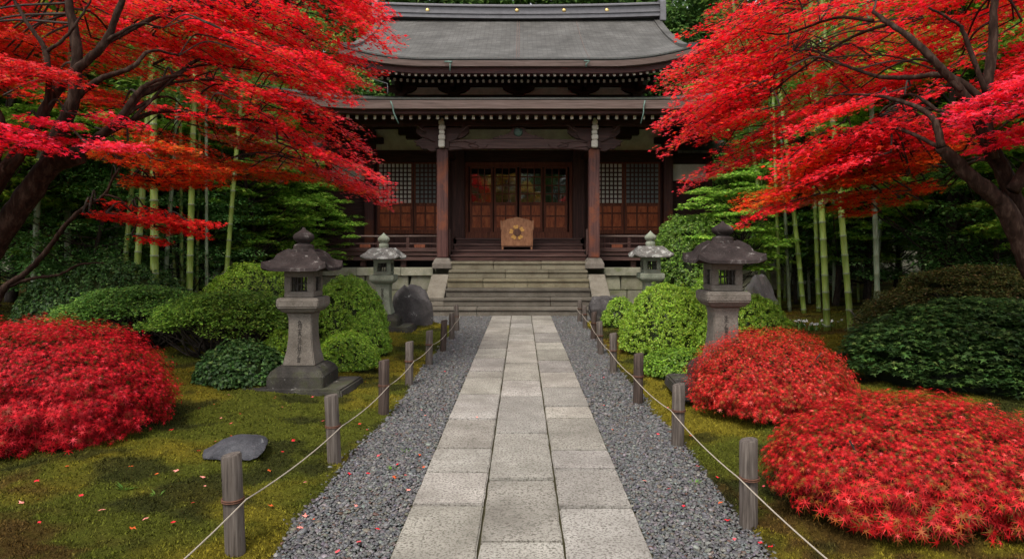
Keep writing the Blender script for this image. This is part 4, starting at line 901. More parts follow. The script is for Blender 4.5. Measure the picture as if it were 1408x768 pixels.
# ------------------------------------------------------------------ red laceleaf shrubs
def red_shrub(x, y, r, label, n, size, seed, pal, wts, amp=.06, dens_in=.25, zmin=-.45, z=None, skirt=.03, boxy=.12):
    z = gh(x, y) if z is None else z; e = empty("red_shrub", (x, y, z), label, "red shrub"); rr = np.array(r); c = np.array((x, y, z + r[2] * .2)); rr[2] = r[2] * .8
    d_ = dirs(n, zmin); n = len(d_); k = lump(d_, seed, amp, 3) * (1 - dens_in * RNG.random(n) ** 2.2) * (1 + .03 * RNG.standard_normal(n))
    pc = dirs(330, -.6); cd = np.concatenate([np.max(q @ pc.T, 1) for q in np.array_split(d_, 40)]); an = np.arccos(np.clip(cd, -1, 1))
    k = k * (1.03 - .1 * np.clip(an / .13, 0, 1.3) ** 1.7); az = np.arctan2(d_[:, 1], d_[:, 0]); rag = .22 * fbm(az * 3.1 + seed * 9 + 20, az * 0 + seed, 3)
    d0_ = d_; d_ = d_ * np.stack([np.maximum(np.hypot(d_[:, 0], d_[:, 1]), .12) ** -boxy] * 2 + [np.ones(n)], 1); d_[:, :2] /= 1.0; P = c + d_ * k[:, None] * rr; out = norm(d_ / rr); keep = P[:, 2] > z + skirt * .5 + .8 * rag * RNG.random(n) ** .5; P = P[keep]; out = out[keep]; k = k[keep]; n = len(P)
    N = norm(out * .9 + np.array((0, 0, .45)) + .5 * rv(n)); D = norm(out * .5 + rv(n) * .8 + np.array((0, 0, -.35)))
    cl = pick(n, pal, wts, .2)
    s_ = size * (.6 + .75 * RNG.random(n)) * (1 + .8 * sstep(.1, -.9, out[:, 1]) * sstep(.75, .1, out[:, 2]))
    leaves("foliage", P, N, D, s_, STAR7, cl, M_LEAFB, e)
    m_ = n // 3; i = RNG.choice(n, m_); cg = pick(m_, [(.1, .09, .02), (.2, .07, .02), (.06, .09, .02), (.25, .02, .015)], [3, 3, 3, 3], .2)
    leaves("inner_fill", c + (P[i] - c) * (.72 + .2 * RNG.random((m_, 1))), norm(rv(m_) + np.array((0, 0, .6))), rv(m_), s_[i], STAR5, cg, M_LEAFB, e)
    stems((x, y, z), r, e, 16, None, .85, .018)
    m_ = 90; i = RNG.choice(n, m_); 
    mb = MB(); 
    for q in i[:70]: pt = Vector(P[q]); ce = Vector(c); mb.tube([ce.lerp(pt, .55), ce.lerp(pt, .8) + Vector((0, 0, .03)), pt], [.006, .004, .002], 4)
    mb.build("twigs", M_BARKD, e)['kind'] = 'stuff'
    blob("shade_core", (x, y, z + r[2] * .25), (r[0], r[1], r[2] * .75), M_DGREEN, (.05, .018, .01), seed, .74, e, amp); return e  # solid dark blob stands in for the shade inside the shrub
RP = [(.62, .012, .014), (.72, .035, .045), (.45, .008, .01), (.8, .12, .13), (.55, .06, .012), (.3, .01, .01)]
red_shrub(-4.42, 5.98, (1.16, 1.0, 1.03), "huge rounded crimson laceleaf shrub filling the left foreground", 56000, .027, 1, [(.4, .005, .011), (.5, .012, .022), (.27, .004, .008), (.6, .04, .06), (.17, .02, .008)], [6, 3, 4, .6, 2], amp=.05)  # palette lowered: the shade on this shrub is put into its leaf colour
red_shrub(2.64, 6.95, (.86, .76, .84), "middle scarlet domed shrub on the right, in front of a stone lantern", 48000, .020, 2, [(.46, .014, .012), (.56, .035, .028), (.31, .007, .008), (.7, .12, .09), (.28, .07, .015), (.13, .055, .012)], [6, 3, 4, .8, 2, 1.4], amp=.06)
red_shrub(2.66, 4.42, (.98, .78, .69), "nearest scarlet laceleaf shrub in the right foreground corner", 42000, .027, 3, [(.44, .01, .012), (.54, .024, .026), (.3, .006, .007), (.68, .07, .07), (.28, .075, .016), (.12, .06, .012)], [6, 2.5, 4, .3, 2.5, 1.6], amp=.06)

# ------------------------------------------------------------------ the two red maples
def in_poly(px, py, poly):
    c = False; j = len(poly) - 1
    for i in range(len(poly)):
        a, b_ = poly[i], poly[j]
        if (a[1] > py) != (b_[1] > py) and px < (b_[0] - a[0]) * (py - a[1]) / (b_[1] - a[1]) + a[0]: c = not c
        j = i
    return c
def maple(label, base, limbs, regions, seed, sgn):
    """limbs: traced limb curves (points in metres with radii); regions: where the sprays of leaves hang"""
    rg = random.Random(seed); e = empty("red_maple", base, label, "maple tree"); mb = MB(); nodes = []
    for pts, r0, r1 in limbs:
        c = cr(pts, 7); n = len(c); rad = [r0 + (r1 - r0) * (i / (n - 1)) ** .8 for i in range(n)]
        c = [p + Vector((rg.uniform(-1, 1), rg.uniform(-1, 1), rg.uniform(-1, 1))) * .005 for p in c]
        rad = [q * (1 + .07 * math.sin(i * .9 + r0 * 90) * math.sin(i * .37)) for i, q in enumerate(rad)]; mb.tube(c, rad, 14, wob=.07); nodes += [(p, r_) for p, r_ in zip(c[len(c) // 3:], rad[len(c) // 3:])]
    mb.build("trunk", M_BARK, e, smooth=True)
    TW = MB(); CC = []; NN = []; DD = []; SS = []; PP = []
    trunk = Vector(base)
    for (poly, holes, n_sp, d0, d1, L, droop, pal, wts, size, dens, shy) in regions:
        xs_ = [p[0] for p in poly]; ys_ = [p[1] for p in poly]; k = 0; guard = 0
        while k < n_sp and guard < n_sp * 60:
            guard += 1; px, py = rg.uniform(min(xs_), max(xs_)), rg.uniform(min(ys_), max(ys_))
            if not in_poly(px, py, poly): continue
            if any(in_poly(px, py, h) for h in holes) and rg.random() < .93: continue
            k += 1
            d = rg.uniform(d0, d1); tip = W(px, py, d)
            out = Vector((tip.x - trunk.x, (tip.y - trunk.y) * .45, 0)).normalized(); an = rg.gauss(0, .35)
            out = Vector((out.x * math.cos(an) - out.y * math.sin(an), out.x * math.sin(an) + out.y * math.cos(an), 0))
            if shy: out = (out + Vector((sgn * shy, 0, 0))).normalized()
            ln = L * rg.uniform(.6, 1.25); dr = math.tan(R(droop + rg.gauss(0, 6)))
            start = tip - out * ln + Vector((0, 0, ln * dr)); mid = tip - out * ln * .5 + Vector((0, 0, ln * dr * .62)); ax = [start, mid, tip]
            near_ = min(nodes, key=lambda q: (q[0] - start).length + .3 * abs(q[0].z - start.z)) if nodes else None
            axc = cr(ax, 5)
            TW.tube(axc, list(np.linspace(.011, .0025, len(axc))), 4)
            if near_ and (near_[0] - start).length < 2.6:
                q = near_[0]; m_ = q.lerp(start, .5) + Vector((0, 0, .12)); cc_ = cr([q, m_, start], 5); TW.tube(cc_, list(np.linspace(min(.015, near_[1] * .6), .011, len(cc_))), 5)
            side = out.cross(Vector((0, 0, 1)))
            for t in np.linspace(.08, 1, 9):
                i_ = t * (len(axc) - 1); p0 = axc[int(i_)].lerp(axc[min(int(i_) + 1, len(axc) - 1)], i_ % 1)
                for sg in (-1, 1):
                    tl = (.48 * (1 - t) + .16) * rg.uniform(.6, 1.2) * min(1, L); dv = (side * sg * .8 + out * .75).normalized() + Vector((0, 0, -dr * .8 + rg.uniform(-.1, .12)))
                    m_ = max(3, int(1.12 * dens * tl * rg.uniform(.7, 1.3)))
                    for _ in range(m_):
                        u = rg.random() ** .7; p = p0 + dv * tl * u + Vector((rg.gauss(0, .045), rg.gauss(0, .045), rg.gauss(0, .02)))
                        CC.append(p); dd = dv * .8 + Vector((rg.gauss(0, .45), rg.gauss(0, .45), rg.gauss(0, .12) - .12)); DD.append(dd)
                        NN.append(Vector((rg.gauss(0, .28), rg.gauss(0, .28) - .18, 1)) + out * .25); SS.append(size * rg.uniform(.45, 1.05)); 
                    PP.append((m_, pal, wts))
    TW.build("twigs", M_BARKD, e)['kind'] = 'stuff'
    n = len(CC); cl = np.concatenate([pick(m_, p, w_, .14) for m_, p, w_ in PP]) if False else None
    cols = []; 
    for m_, p, w_ in PP:
        tone = rg.uniform(.85, 1.15); i = rg.choices(range(len(p)), w_, k=m_)
        for q in i: cols.append([min(1, c_ * tone * rg.uniform(.8, 1.2)) for c_ in p[q]])
    leaves("crown", np.array([p[:] for p in CC]), np.array([p[:] for p in NN]), np.array([p[:] for p in DD]), np.array(SS), STAR5, np.array(cols), M_LEAF, e)
    print(label, n, 'leaves'); return e
RED = [(.84, .013, .03), (.9, .045, .075), (.68, .008, .018), (.86, .07, .025), (.48, .16, .03)]; PINK = [(.84, .014, .05), (.88, .06, .12), (.68, .008, .03), (.85, .02, .02)]; ORG = [(.75, .12, .014), (.8, .05, .012), (.6, .17, .02), (.38, .2, .025)]; DRED = [(.6, .008, .012), (.7, .015, .018), (.42, .008, .01), (.65, .08, .015)]
def Z3(pts, d): return [W(a_ / 1.829, b_ / 1.829, d + (q[0] if q else 0)) for a_, b_, *q in pts]
def Z4(pts, d): return [W(900 + a_ / 1.829, b_ / 1.829, d + (q[0] if q else 0)) for a_, b_, *q in pts]
limbsL = [
    (Z3([(-170, 860), (-90, 720), (0, 590), (70, 490), (130, 415), (200, 390)], 7.2), 0.1513, 0.1020),
    (Z3([(60, 500), (115, 420), (150, 330), (185, 250), (192, 120), (175, 20), (170, -60)], 7.25), 0.1071, 0.0340),
    (Z3([(-60, 560), (20, 420), (80, 340), (140, 230), (210, 160), (262, 110), (300, 20), (330, -80)], 7.0), 0.0816, 0.0272),
    (Z3([(20, 430), (60, 380), (100, 310), (122, 230), (115, 130), (70, 60), (30, -10)], 6.7), 0.0536, 0.0136),
    (Z3([(-40, 470), (0, 330), (-20, 240), (30, 200)], 6.6), 0.0756, 0.0204),
    (Z3([(115, 130), (160, 100), (205, 40), (240, -20)], 6.7), 0.0213, 0.0085),
    (Z3([(190, 245), (250, 200), (330, 170), (380, 127.5000, 0.2550), (450, 140, .5)], 7.3), 0.0433, 0.0119),
    (Z3([(250, 115), (290, 90), (350, 61.2000, 0.0850), (410, 70, .3)], 7.0), 0.0289, 0.0085),
    (Z3([(170, 405), (240, 350), (300, 300), (350, 242.2500, 0.2550), (400, 212.5000, 0.4250), (450, 182.7500, 0.6800), (495, 153.0000, 0.8500), (525, 155, 1.1)], 7.3), 0.0536, 0.0179),
    (Z3([(300, 300), (350, 229.5000, 0.2550), (400, 199.7500, 0.4250), (440, 191.2500, 0.5950), (480, 190, .9)], 7.25), 0.0365, 0.0110),
    (Z3([(300, 300), (380, 250.7500, 0.3400), (430, 246.5000, 0.6800), (475, 285, 1.2)], 7.3), 0.0255, 0.0068),
    (Z3([(350, 242.2500, 0.2550), (460, 204.0000, 0.6800), (560, 204.0000, 1.0200), (650, 222.7000, 1.4450), (740, 275, 2.1)], 7.3), 0.0213, 0.0068),
    (Z3([(500, 238.0000, 0.8500), (540, 212.5000, 1.0200), (590, 222, 1.4)], 7.3), 0.0161, 0.0051),
    (Z3([(240, 350), (400, 280.5000, 0.4250), (560, 297.5000, 0.9350), (690, 314.5000, 1.3600), (760, 400, 2)], 7.3), 0.0323, 0.0068),
    (Z3([(330, 300), (480, 170.0000, 0.6800), (620, 174.2500, 1.2750), (740, 190, 2.2)], 7.4), 0.0213, 0.0068),
    (Z3([(250, 115), (420, 34.0000, 0.6800), (560, 17.0000, 1.3600), (700, 51.0000, 2.0400), (820, 120, 3)], 7.2), 0.0323, 0.0085),
    (Z3([(-60, 900), (-10, 760), (20, 715), (60, 690), (110, 640), (170, 560), (215, 520), (262, 490), (320, 406.3000, 0.1700), (400, 470, .5)], 7.9), 0.0536, 0.0085),
    (Z3([(20, 720), (80, 700), (150, 690), (200, 665), (260, 660)], 7.9), 0.0255, 0.0085),
    (Z3([(262, 490), (300, 500), (340, 540), (400, 560)], 7.9), 0.0145, 0.0051),
]
limbsR = [
    (Z4([(1130, 900), (1040, 760), (960, 690), (915, 590), (880, 520), (850, 490), (790, 440), (750, 400), (720, 370)], 6.6), 0.1318, 0.0578),
    (Z4([(985, 700), (925, 560), (890, 460), (850, 380), (835, 330), (835, 240), (850, 120), (855, 0), (880, -80)], 6.7), 0.1071, 0.0272),
    (Z4([(850, 400), (810, 300), (770, 230), (700, 150), (640, 93.5000, 0.1700), (590, 59.5000, 0.3400), (550, 30, .6)], 6.6), 0.0629, 0.0204),
    (Z4([(900, 480), (980, 350), (1040, 240), (1100, 120)], 6.5), 0.0629, 0.0340),
    (Z4([(840, 260), (740, 191.2500, 0.1700), (640, 195.5000, 0.5100), (560, 191.2500, 0.8500), (470, 161.5000, 1.1900), (400, 127.5000, 1.5300), (350, 130, 2)], 6.6), 0.0399, 0.0085),
    (Z4([(800, 290), (720, 280.5000, 0.1700), (640, 238.0000, 0.5100), (560, 290, 1)], 6.7), 0.0289, 0.0085),
    (Z4([(720, 370), (700, 297.5000, 0.0850), (620, 255.0000, 0.3400), (520, 238.0000, 0.7650), (430, 240, 1.5)], 6.6), 0.0433, 0.0068),
    (Z4([(770, 230), (690, 153.0000, 0.2550), (600, 165.7500, 0.5100), (520, 220, 1)], 6.5), 0.0213, 0.0068),
    (Z4([(835, 240), (780, 90), (760, 60), (690, 20)], 6.6), 0.0289, 0.0102),
    (Z4([(550, 51.0000, 0.5100), (450, 46.7500, 1.0200), (330, 85.0000, 1.5300), (250, 76.5000, 2.0400), (180, 60, 2.8)], 6.7), 0.0213, 0.0051),
    (Z4([(440, 323.0000, 1.0200), (400, 365.5000, 1.0200), (360, 500, 1.2)], 6.7), 0.0085, 0.0043),
    (Z4([(720, 370), (600, 323.0000, 0.5100), (480, 340.0000, 1.0200), (380, 420, 1.6)], 6.8), 0.0255, 0.0051),
    (Z4([(590, 59.5000, 0.3400), (480, 102.0000, 1.0200), (340, 195.5000, 1.7000), (240, 280.5000, 2.0400), (150, 400, 2.8)], 6.7), 0.0213, 0.0051),
]
# regions: polygon (surveyed), gaps, sprays, depth range, spray length, droop deg, palette, weights, leaf size, density, sideways bias
regL = [
    ([(-120, -60), (540, -60), (520, 20), (500, 60), (440, 50), (330, 50), (200, 20), (60, 30), (-120, 50)], [[(395, 30), (470, 30), (470, 62), (420, 66)]], 88, 7.8, 11, 1.4, 13, RED, [6, 3, 2, 1.2, .5], .056, 52, .6),
    ([(440, 0), (540, 0), (548, 70), (520, 125), (490, 150), (450, 90)], [[(400, 20), (475, 25), (475, 62), (420, 66)]], 22, 8.0, 10.6, 1.1, 22, RED, [6, 3, 2, 2, .7], .056, 52, .6),
    ([(200, 20), (340, 40), (470, 80), (510, 130), (490, 150), (520, 210), (553, 262), (530, 290), (470, 255), (400, 205), (320, 185), (230, 110)], [[(240, 120), (330, 125), (330, 165), (250, 160)]], 80, 7.8, 10.4, 1.25, 25, RED, [6, 4, 2, 2.5, .9], .055, 56, .6),
    ([(300, 200), (420, 200), (520, 270), (515, 290), (480, 275), (430, 240), (350, 270), (300, 240)], [], 22, 9.0, 10.8, .95, 14, ORG, [5, 6, 2, 1], .054, 50, .5),
    ([(-100, 172), (60, 168), (180, 152), (270, 205), (230, 225), (140, 200), (60, 222), (-60, 226), (-120, 205)], [], 15, 6.0, 7.2, .7, 8, PINK, [6, 3, 3, 2], .05, 62, .4),
    ([(-100, 85), (60, 92), (140, 105), (120, 122), (20, 112), (-100, 112)], [], 9, 6.0, 7.0, .8, 8, DRED, [6, 3, 3, 2], .05, 56, .5),
    ([(130, 190), (260, 200), (330, 225), (300, 250), (210, 235), (140, 215)], [], 15, 7.4, 9.4, 1.0, 8, ORG, [3, 6, 1, 1], .052, 46, .4),
    ([(-100, 40), (60, 30), (230, 60), (330, 90), (280, 120), (190, 150), (90, 140), (-80, 130)], [[(0, 100), (100, 110), (100, 150), (0, 150)], [(190, 120), (240, 120), (240, 150), (190, 150)]], 46, 7.8, 10.6, 1.1, 12, [(.7, .02, .015), (.75, .06, .015), (.5, .008, .01), (.55, .12, .02)], [5, 4, 2, 1], .054, 46, .5),
    ([(150, 318), (200, 292), (260, 292), (305, 318), (298, 332), (220, 336)], [], 13, 7.5, 8.2, .5, 12, [(.72, .02, .015), (.8, .05, .03), (.6, .01, .02)], [4, 3, 2], .05, 50, .4),
    ([(190, 252), (300, 236), (355, 262), (330, 278), (240, 268)], [], 12, 8.0, 9.4, .7, 8, ORG, [4, 6, 1, 0], .052, 42, .4),
]
regR = [
    ([(960, -60), (1520, -60), (1520, 90), (1400, 90), (1230, 60), (1080, 60), (1000, 60), (930, 50)], [[(1085, 35), (1130, 40), (1120, 60), (1080, 60)]], 76, 7.6, 10.8, 1.4, 17, RED, [6, 3, 2, 1.2, .5], .056, 52, .6),
    ([(905, 100), (960, 60), (1100, 70), (1200, 90), (1150, 150), (1060, 200), (980, 250), (925, 270), (945, 235), (895, 195), (880, 140)], [[(1010, 135), (1070, 130), (1060, 175), (1000, 175)]], 76, 8.4, 10.4, 1.25, 25, RED, [6, 4, 2, 2.5, .9], .055, 56, .6),
    ([(1100, 150), (1200, 120), (1330, 90), (1420, 90), (1420, 170), (1320, 185), (1240, 215), (1150, 240), (1060, 285), (1010, 315), (1040, 270), (1060, 210)], [[(1230, 110), (1330, 100), (1330, 140), (1240, 145)]], 52, 7.2, 9.2, 1.15, 24, [(.82, .02, .03), (.88, .05, .08), (.65, .01, .02), (.85, .08, .03)], [6, 4, 2, 1], .054, 54, .6),
    ([(1250, 160), (1480, 80), (1480, 180), (1400, 208), (1290, 210)], [], 18, 5.9, 6.8, .8, 15, PINK, [6, 4, 2, 2], .05, 60, .5),
    ([(1010, 260), (1120, 210), (1230, 200), (1300, 225), (1240, 250), (1150, 255), (1100, 285), (1020, 300)], [], 44, 7.8, 9.8, 1.0, 12, ORG, [5, 6, 2, 1], .053, 48, .4),
    ([(1130, 300), (1160, 270), (1230, 255), (1280, 262), (1200, 290), (1145, 310)], [], 11, 8.2, 9.0, .6, 12, ORG, [4, 6, 1, 0], .052, 44, .4),
]
bL = W(-120, 470, 7.2); bR = W(1540, 490, 6.6)
maple("spreading scarlet maple whose dark trunk leans in from the left edge", (bL.x - .3, 7.2, gh(bL.x - .3, 7.2) - .1), limbsL + [([Vector((bL.x - .3, 7.2, 0)), W(-170 / 1.829 - 4, 480, 7.2), Z3([(-90, 720)], 7.2)[0]], .2, .178), ([Vector((W(-33, 492, 7.9).x, 7.9, .1)), W(-20, 440, 7.9), Z3([(-10, 760)], 7.9)[0]], .075, .063)], regL, 3, 1)
maple("spreading scarlet maple whose forked trunk leans in from the right edge", (bR.x + .15, 6.6, gh(bR.x + .15, 6.6) - .1), limbsR + [([Vector((bR.x + .15, 6.6, 0)), W(1530, 520, 6.6), Z4([(1050, 770)], 6.6)[0]], .2, .155)], regR, 4, -1)

# ------------------------------------------------------------------ bamboo
def bamboo(x, y, h, r, lean, label, mat, group, top=True, seed=0):
    z = gh(x, y); e = empty("bamboo", (x, y, z), label, "bamboo", group); r *= .84; mb = MB()
    n = int(h / .12); step = .3; 
    bend = lambda t: Vector((x + lean[0] * t + lean[0] * .25 * (t / h) ** 2 * h, y + lean[1] * t, z - .1 + t))
    ts = [0]; nodes_ = []; t = .2
    while t < h - .2: nodes_.append(t); t += .3 + .1 * t / h + .04 * random.random()
    P_ = []; R_ = []; mats_ = []
    def ra(t): return r * (1 - .45 * (t / h) ** 1.5)
    P_.append(bend(0)); R_.append(ra(0))
    for t in nodes_:
        for dt, k in ((-.012, 1.0), (0, 1.09), (.012, 1.09), (.024, .97)): P_.append(bend(t + dt)); R_.append(ra(t) * k); mats_.append(0 if dt < 0 else 1)
    P_.append(bend(h)); R_.append(ra(h)); mats_.append(0)
    mb.tube(P_, R_, 10); mb.mi = [mats_[min(i // 10, len(mats_) - 1)] for i in range(len(mb.f))]
    mb.build("culm", [mat, M_BAMN], e, smooth=True)
    if top:
        br = MB(); C = []; D = []
        for k in range(34):
            t = h * random.uniform(.52, 1); a = random.random() * 6.28; p = bend(t); l = random.uniform(.5, 1.1); dv = Vector((math.cos(a), math.sin(a), .35)).normalized()
            tip = p + dv * l + Vector((0, 0, -.15)); br.tube([p, p.lerp(tip, .5) + Vector((0, 0, .08)), tip], [.012, .008, .003], 4)
            for _ in range(46): u = random.uniform(.25, 1.05); C.append(p.lerp(tip, u) + Vector((random.gauss(0, .12), random.gauss(0, .12), random.gauss(0, .08)))); D.append(dv + Vector((random.gauss(0, .5), random.gauss(0, .5), random.gauss(-.5, .3))))
        br.build("branches", mat, e)['kind'] = 'stuff'; C = np.array([c[:] for c in C]); D = np.array([c[:] for c in D]); n = len(C)
        leaves("leaves", C, norm(rv(n) * .6 + np.array((0, 0, 1))), D, .13 * (.7 + .6 * RNG.random(n)), LN, pick(n, [(.12, .22, .03), (.2, .32, .05), (.07, .14, .02)], [4, 3, 3], .2), M_GREEN, e)
    return e
gl, gr_ = "bamboo culms left of the hall", "bamboo culms right of the hall"
for i, (px0, px1, d, r, old, lab) in enumerate([
    (165, 178, 13.2, .062, 0, "bright green bamboo leaning right, first of the left cluster behind the airy shrub"),
    (183, 193, 12.8, .075, 0, "thicker green bamboo beside the first one in the left cluster"),
    (213, 211, 12.4, .092, 0, "thickest straight bright bamboo of the left cluster"),
    (224, 234, 14.5, .06, 1, "greyish slanting bamboo right behind the thickest left one"),
    (259, 262, 13.0, .075, 0, "straight green bamboo standing alone right of the thickest one"),
    (250, 248, 14.8, .05, 0, "slim dark bamboo hiding behind the lone straight one"),
    (284, 283, 14.5, .045, 1, "thin pale grey bamboo left of the slim leaning one"),
    (306, 318, 13.8, .058, 0, "slim yellow-green bamboo leaning right, last of the left cluster"),
    (158, 160, 15.0, .05, 1, "slim grey bamboo at the back left of the cluster"),
    (270, 272, 15.5, .045, 0, "thin shaded bamboo in the gap beside the pale grey one"),
    (92, 92, 14.0, .075, 1, "dull green bamboo standing apart near the left maple's trunk"),
    (44, 50, 12.8, .07, 1, "grey-green bamboo stub seen low beside the left maple")]):
    b0 = W(px0, 400, d); b1 = W(px1, 220, d); bamboo(b0.x, d, 8.5, r, ((b1.x - b0.x) / (180 * d / 900), .01), lab, M_BAMO if old else M_BAM, gl, seed=i)
for i, (px0, px1, d, r, old, lab) in enumerate([
    (1062, 1044, 16.5, .07, 0, "bamboo leaning left right beside the front right lantern's roof"),
    (1072, 1068, 15.5, .055, 0, "slim straight bamboo next to the left-leaning one on the right"),
    (1086, 1079, 15.8, .05, 1, "thin greyish bamboo between two green ones right of the lantern"),
    (1106, 1090, 15.3, .07, 0, "bamboo slanting left in the middle of the right cluster"),
    (1098, 1097, 18.5, .05, 1, "pale thin bamboo far behind the slanting one"),
    (1113, 1108, 17.5, .045, 1, "grey thin bamboo at the back of the right cluster"),
    (1126, 1121, 15.5, .065, 0, "shaded green bamboo left of the brightest one on the right"),
    (1138, 1131, 12.6, .075, 0, "brightest thick bamboo at the front of the right cluster"),
    (1147, 1148, 16.5, .06, 1, "dark mossy bamboo just behind the brightest one"),
    (1171, 1158, 12.2, .07, 0, "bamboo slanting left with a yellowish foot, right of the brightest one"),
    (1208, 1204, 12.6, .062, 1, "lone grey-green bamboo nearest the wide brownish mound")]):
    b0 = W(px0, 410, d); b1 = W(px1, 230, d); bamboo(b0.x, d, 8.5, r, ((b1.x - b0.x) / (180 * d / 900), .01), lab, M_BAMO if old else M_BAM, gr_, seed=i)

for s_, spots, lab, g in ((-1, [(-9.6, 16.2), (-8.9, 17.3), (-8.4, 18.6), (-7.9, 17.0), (-7.4, 18.0), (-10.4, 17.8), (-7.2, 16.4), (-8.2, 15.6), (-9.3, 19.5), (-7.6, 20.5), (-11.2, 19), (-10.0, 15.2)], "slender bamboo among the dark trees at the back left", "slender bamboos at the back left"),
    (1, [(7.0, 17.2), (7.4, 18.4), (7.9, 16.6), (8.4, 18.0), (6.9, 19.6), (8.8, 17.1), (7.6, 20.4), (9.4, 18.9), (6.6, 18.2), (8.2, 15.2), (9.9, 17.0), (9.0, 20.6)], "slender bamboo among the dark trees at the back right", "slender bamboos at the back right")):
    for i, (x, y) in enumerate(spots): bamboo(x, y, 7.5, random.uniform(.035, .055), (random.uniform(-.09, .09), .01), lab, M_BAMO if i % 3 == 0 else M_BAM, g, top=i % 2 == 0)

# ------------------------------------------------------------------ the wood behind
def forest_tree(kind, h, cr_, n_pad, per, size, pal, wts, mat, seed, trunk_r=.14, base_frac=.35, tpl=RH, flat=.14, pr=.55):
    rg = np.random.default_rng(seed); e = empty(kind, (0, 0, 0), "x", "tree"); mb = MB(); tops = []
    tp = [Vector((0, 0, -.2)), Vector((rg.uniform(-.15, .15) * cr_, rg.uniform(-.1, .1) * cr_, h * .35)), Vector((rg.uniform(-.2, .2) * cr_, rg.uniform(-.2, .2) * cr_, h * .7)), Vector((0, 0, h * .95))]
    c = cr(tp, 8); mb.tube(c, list(np.linspace(trunk_r, trunk_r * .2, len(c))), 9, wob=.12); Cs = []
    for k in range(n_pad):
        a = rg.random() * 6.283; hz = base_frac + (1 - base_frac) * rg.random() ** .85; rad = cr_ * math.sin(math.pi * min(1, (hz - base_frac) / (1 - base_frac) * .86 + .16)) ** .7 * math.sqrt(rg.uniform(.12, 1))
        p = Vector((rad * math.cos(a), rad * math.sin(a), h * hz)); Cs.append(p[:])
        if k % 2 == 0:
            s_ = c[min(len(c) - 1, int(len(c) * max(.15, hz * .85 - .1)))]; m_ = s_.lerp(p, .5) + Vector((0, 0, -.12 * rad)); mb.tube(cr([s_, m_, p], 4), list(np.linspace(trunk_r * .25, .01, 9)), 5)
    mb.build("trunk", M_BARKD, e, smooth=True); Cs = np.array(Cs); n = n_pad * per; PC = np.repeat(Cs, per, 0)
    o_ = rv(n) * np.array((pr, pr, flat)) * (RNG.random((n, 1)) ** .45); P = PC + o_; P[:, 2] -= .18 * np.linalg.norm(o_[:, :2], axis=1)
    N = norm(np.array((0, 0, 1.)) + .5 * rv(n) + o_ * .6); D = norm(o_ * 2 + rv(n) * .7 + np.array((0, 0, -.2)))
    tone = np.repeat(.75 + .5 * RNG.random(n_pad), per)[:, None]
    leaves("crown", P, N, D, size * (.7 + .6 * RNG.random(n)), tpl, np.clip(pick(n, pal, wts, .2) * tone, .001, 1), mat, e); return e
PROTO = []
under = [forest_tree("understory_tree", 4.6, 1.9, 105, 150, .085, [(.1, .24, .06), (.15, .33, .08), (.055, .14, .035), (.28, .46, .16)], [4, 3, 3, 1], M_DGREEN, 50 + k, .07, .12) for k in range(3)]
mid = [forest_tree("broadleaf_tree", 9.5, 2.7, 190, 120, .12, [(.11, .23, .035), (.18, .34, .05), (.06, .14, .025), (.28, .45, .08)], [4, 3, 3, 1], M_GREEN, 60 + k, .16, .28, pr=.6) for k in range(3)]
lite = [forest_tree("green_maple", 7.0, 2.5, 150, 150, .09, [(.2, .38, .04), (.3, .5, .06), (.12, .26, .03), (.42, .55, .09)], [4, 3, 3, 1], M_GREEN, 70 + k, .11, .3, tpl=STAR5, flat=.08, pr=.6) for k in range(2)]
tall = [forest_tree("tall_evergreen", 20, 4.2, 230, 110, .28, [(.06, .13, .03), (.1, .19, .04), (.035, .08, .02), (.16, .26, .06)], [4, 3, 3, 1], M_DGREEN, 80 + k, .32, .2, pr=1.1, flat=.35) for k in range(3)]
used = set()
def put(kinds, x, y, s, label, group, rot=None, z=None):
    k = random.choice(kinds); o = k if k.name not in used else copy_tree(k); used.add(k.name); tag(o, label, "tree", group)
    o.location = (x, y, gh(x, y) if z is None else z); o.rotation_euler = (0, 0, random.random() * 6.28 if rot is None else rot); o.scale = (s, s, s * random.uniform(.92, 1.1)); return o
LB = "dark glossy understory tree filling the shade behind the left bamboo"; RB = "dark glossy understory tree filling the shade behind the right bamboo"
for x, y in [(-7.6, 15.5), (-9.3, 13.6), (-11.2, 15.5), (-9.2, 18), (-9.0, 20.5), (-13, 18), (-9.9, 23.4), (-14, 22.5)]: put(under, x + random.uniform(-.4, .4), y, random.uniform(.8, 1.1), LB, "understory trees on the left")
for x, y in [(8.8, 17.0), (10.2, 14.2), (11.6, 14.8), (8.9, 18.5), (9.1, 21), (13, 18), (10.5, 23), (14.2, 22), (9.4, 12.4)]: put(under, x + random.uniform(-.4, .4), y, random.uniform(.75, 1.05), RB, "understory trees on the right")
for x, y in [(-9, 27), (-14.5, 27), (-18, 21), (-12, 32), (-18, 31)]: put(mid, x, y, random.uniform(.95, 1.25), "mid green broadleaf tree standing behind the left maple", "broadleaf trees on the left")
for x, y in [(9.5, 28), (15, 27.5), (18, 21), (12, 33), (18, 31)]: put(mid, x, y, random.uniform(.95, 1.25), "mid green broadleaf tree standing behind the right maple", "broadleaf trees on the right")
for x, y, s in [(-11.8, 14.6, 1.05), (-8.6, 17.6, .95), (-12, 13, 1.1), (-10.5, 17.2, 1.15), (-12.5, 16, 1.3), (-9.9, 20, 1.35), (-10.4, 12.6, 1.2), (-6.9, 16.6, .74)]: put(lite, x, y, s, "yellow-green maple glowing behind the left red maple's branches", "green maples on the left")
for x, y, s in [(7.9, 16.5, .85), (9.4, 15.0, 1.05), (11.5, 13.0, 1.0), (12.5, 17.5, 1.15), (9.2, 11.0, .72), (10.2, 20.5, 1.35), (11, 17.0, 1.3), (8.4, 12.9, 1.1), (5.1, 15.6, .56)]: put(lite, x, y, s, "yellow-green maple glowing behind the right red maple's branches", "green maples on the right")
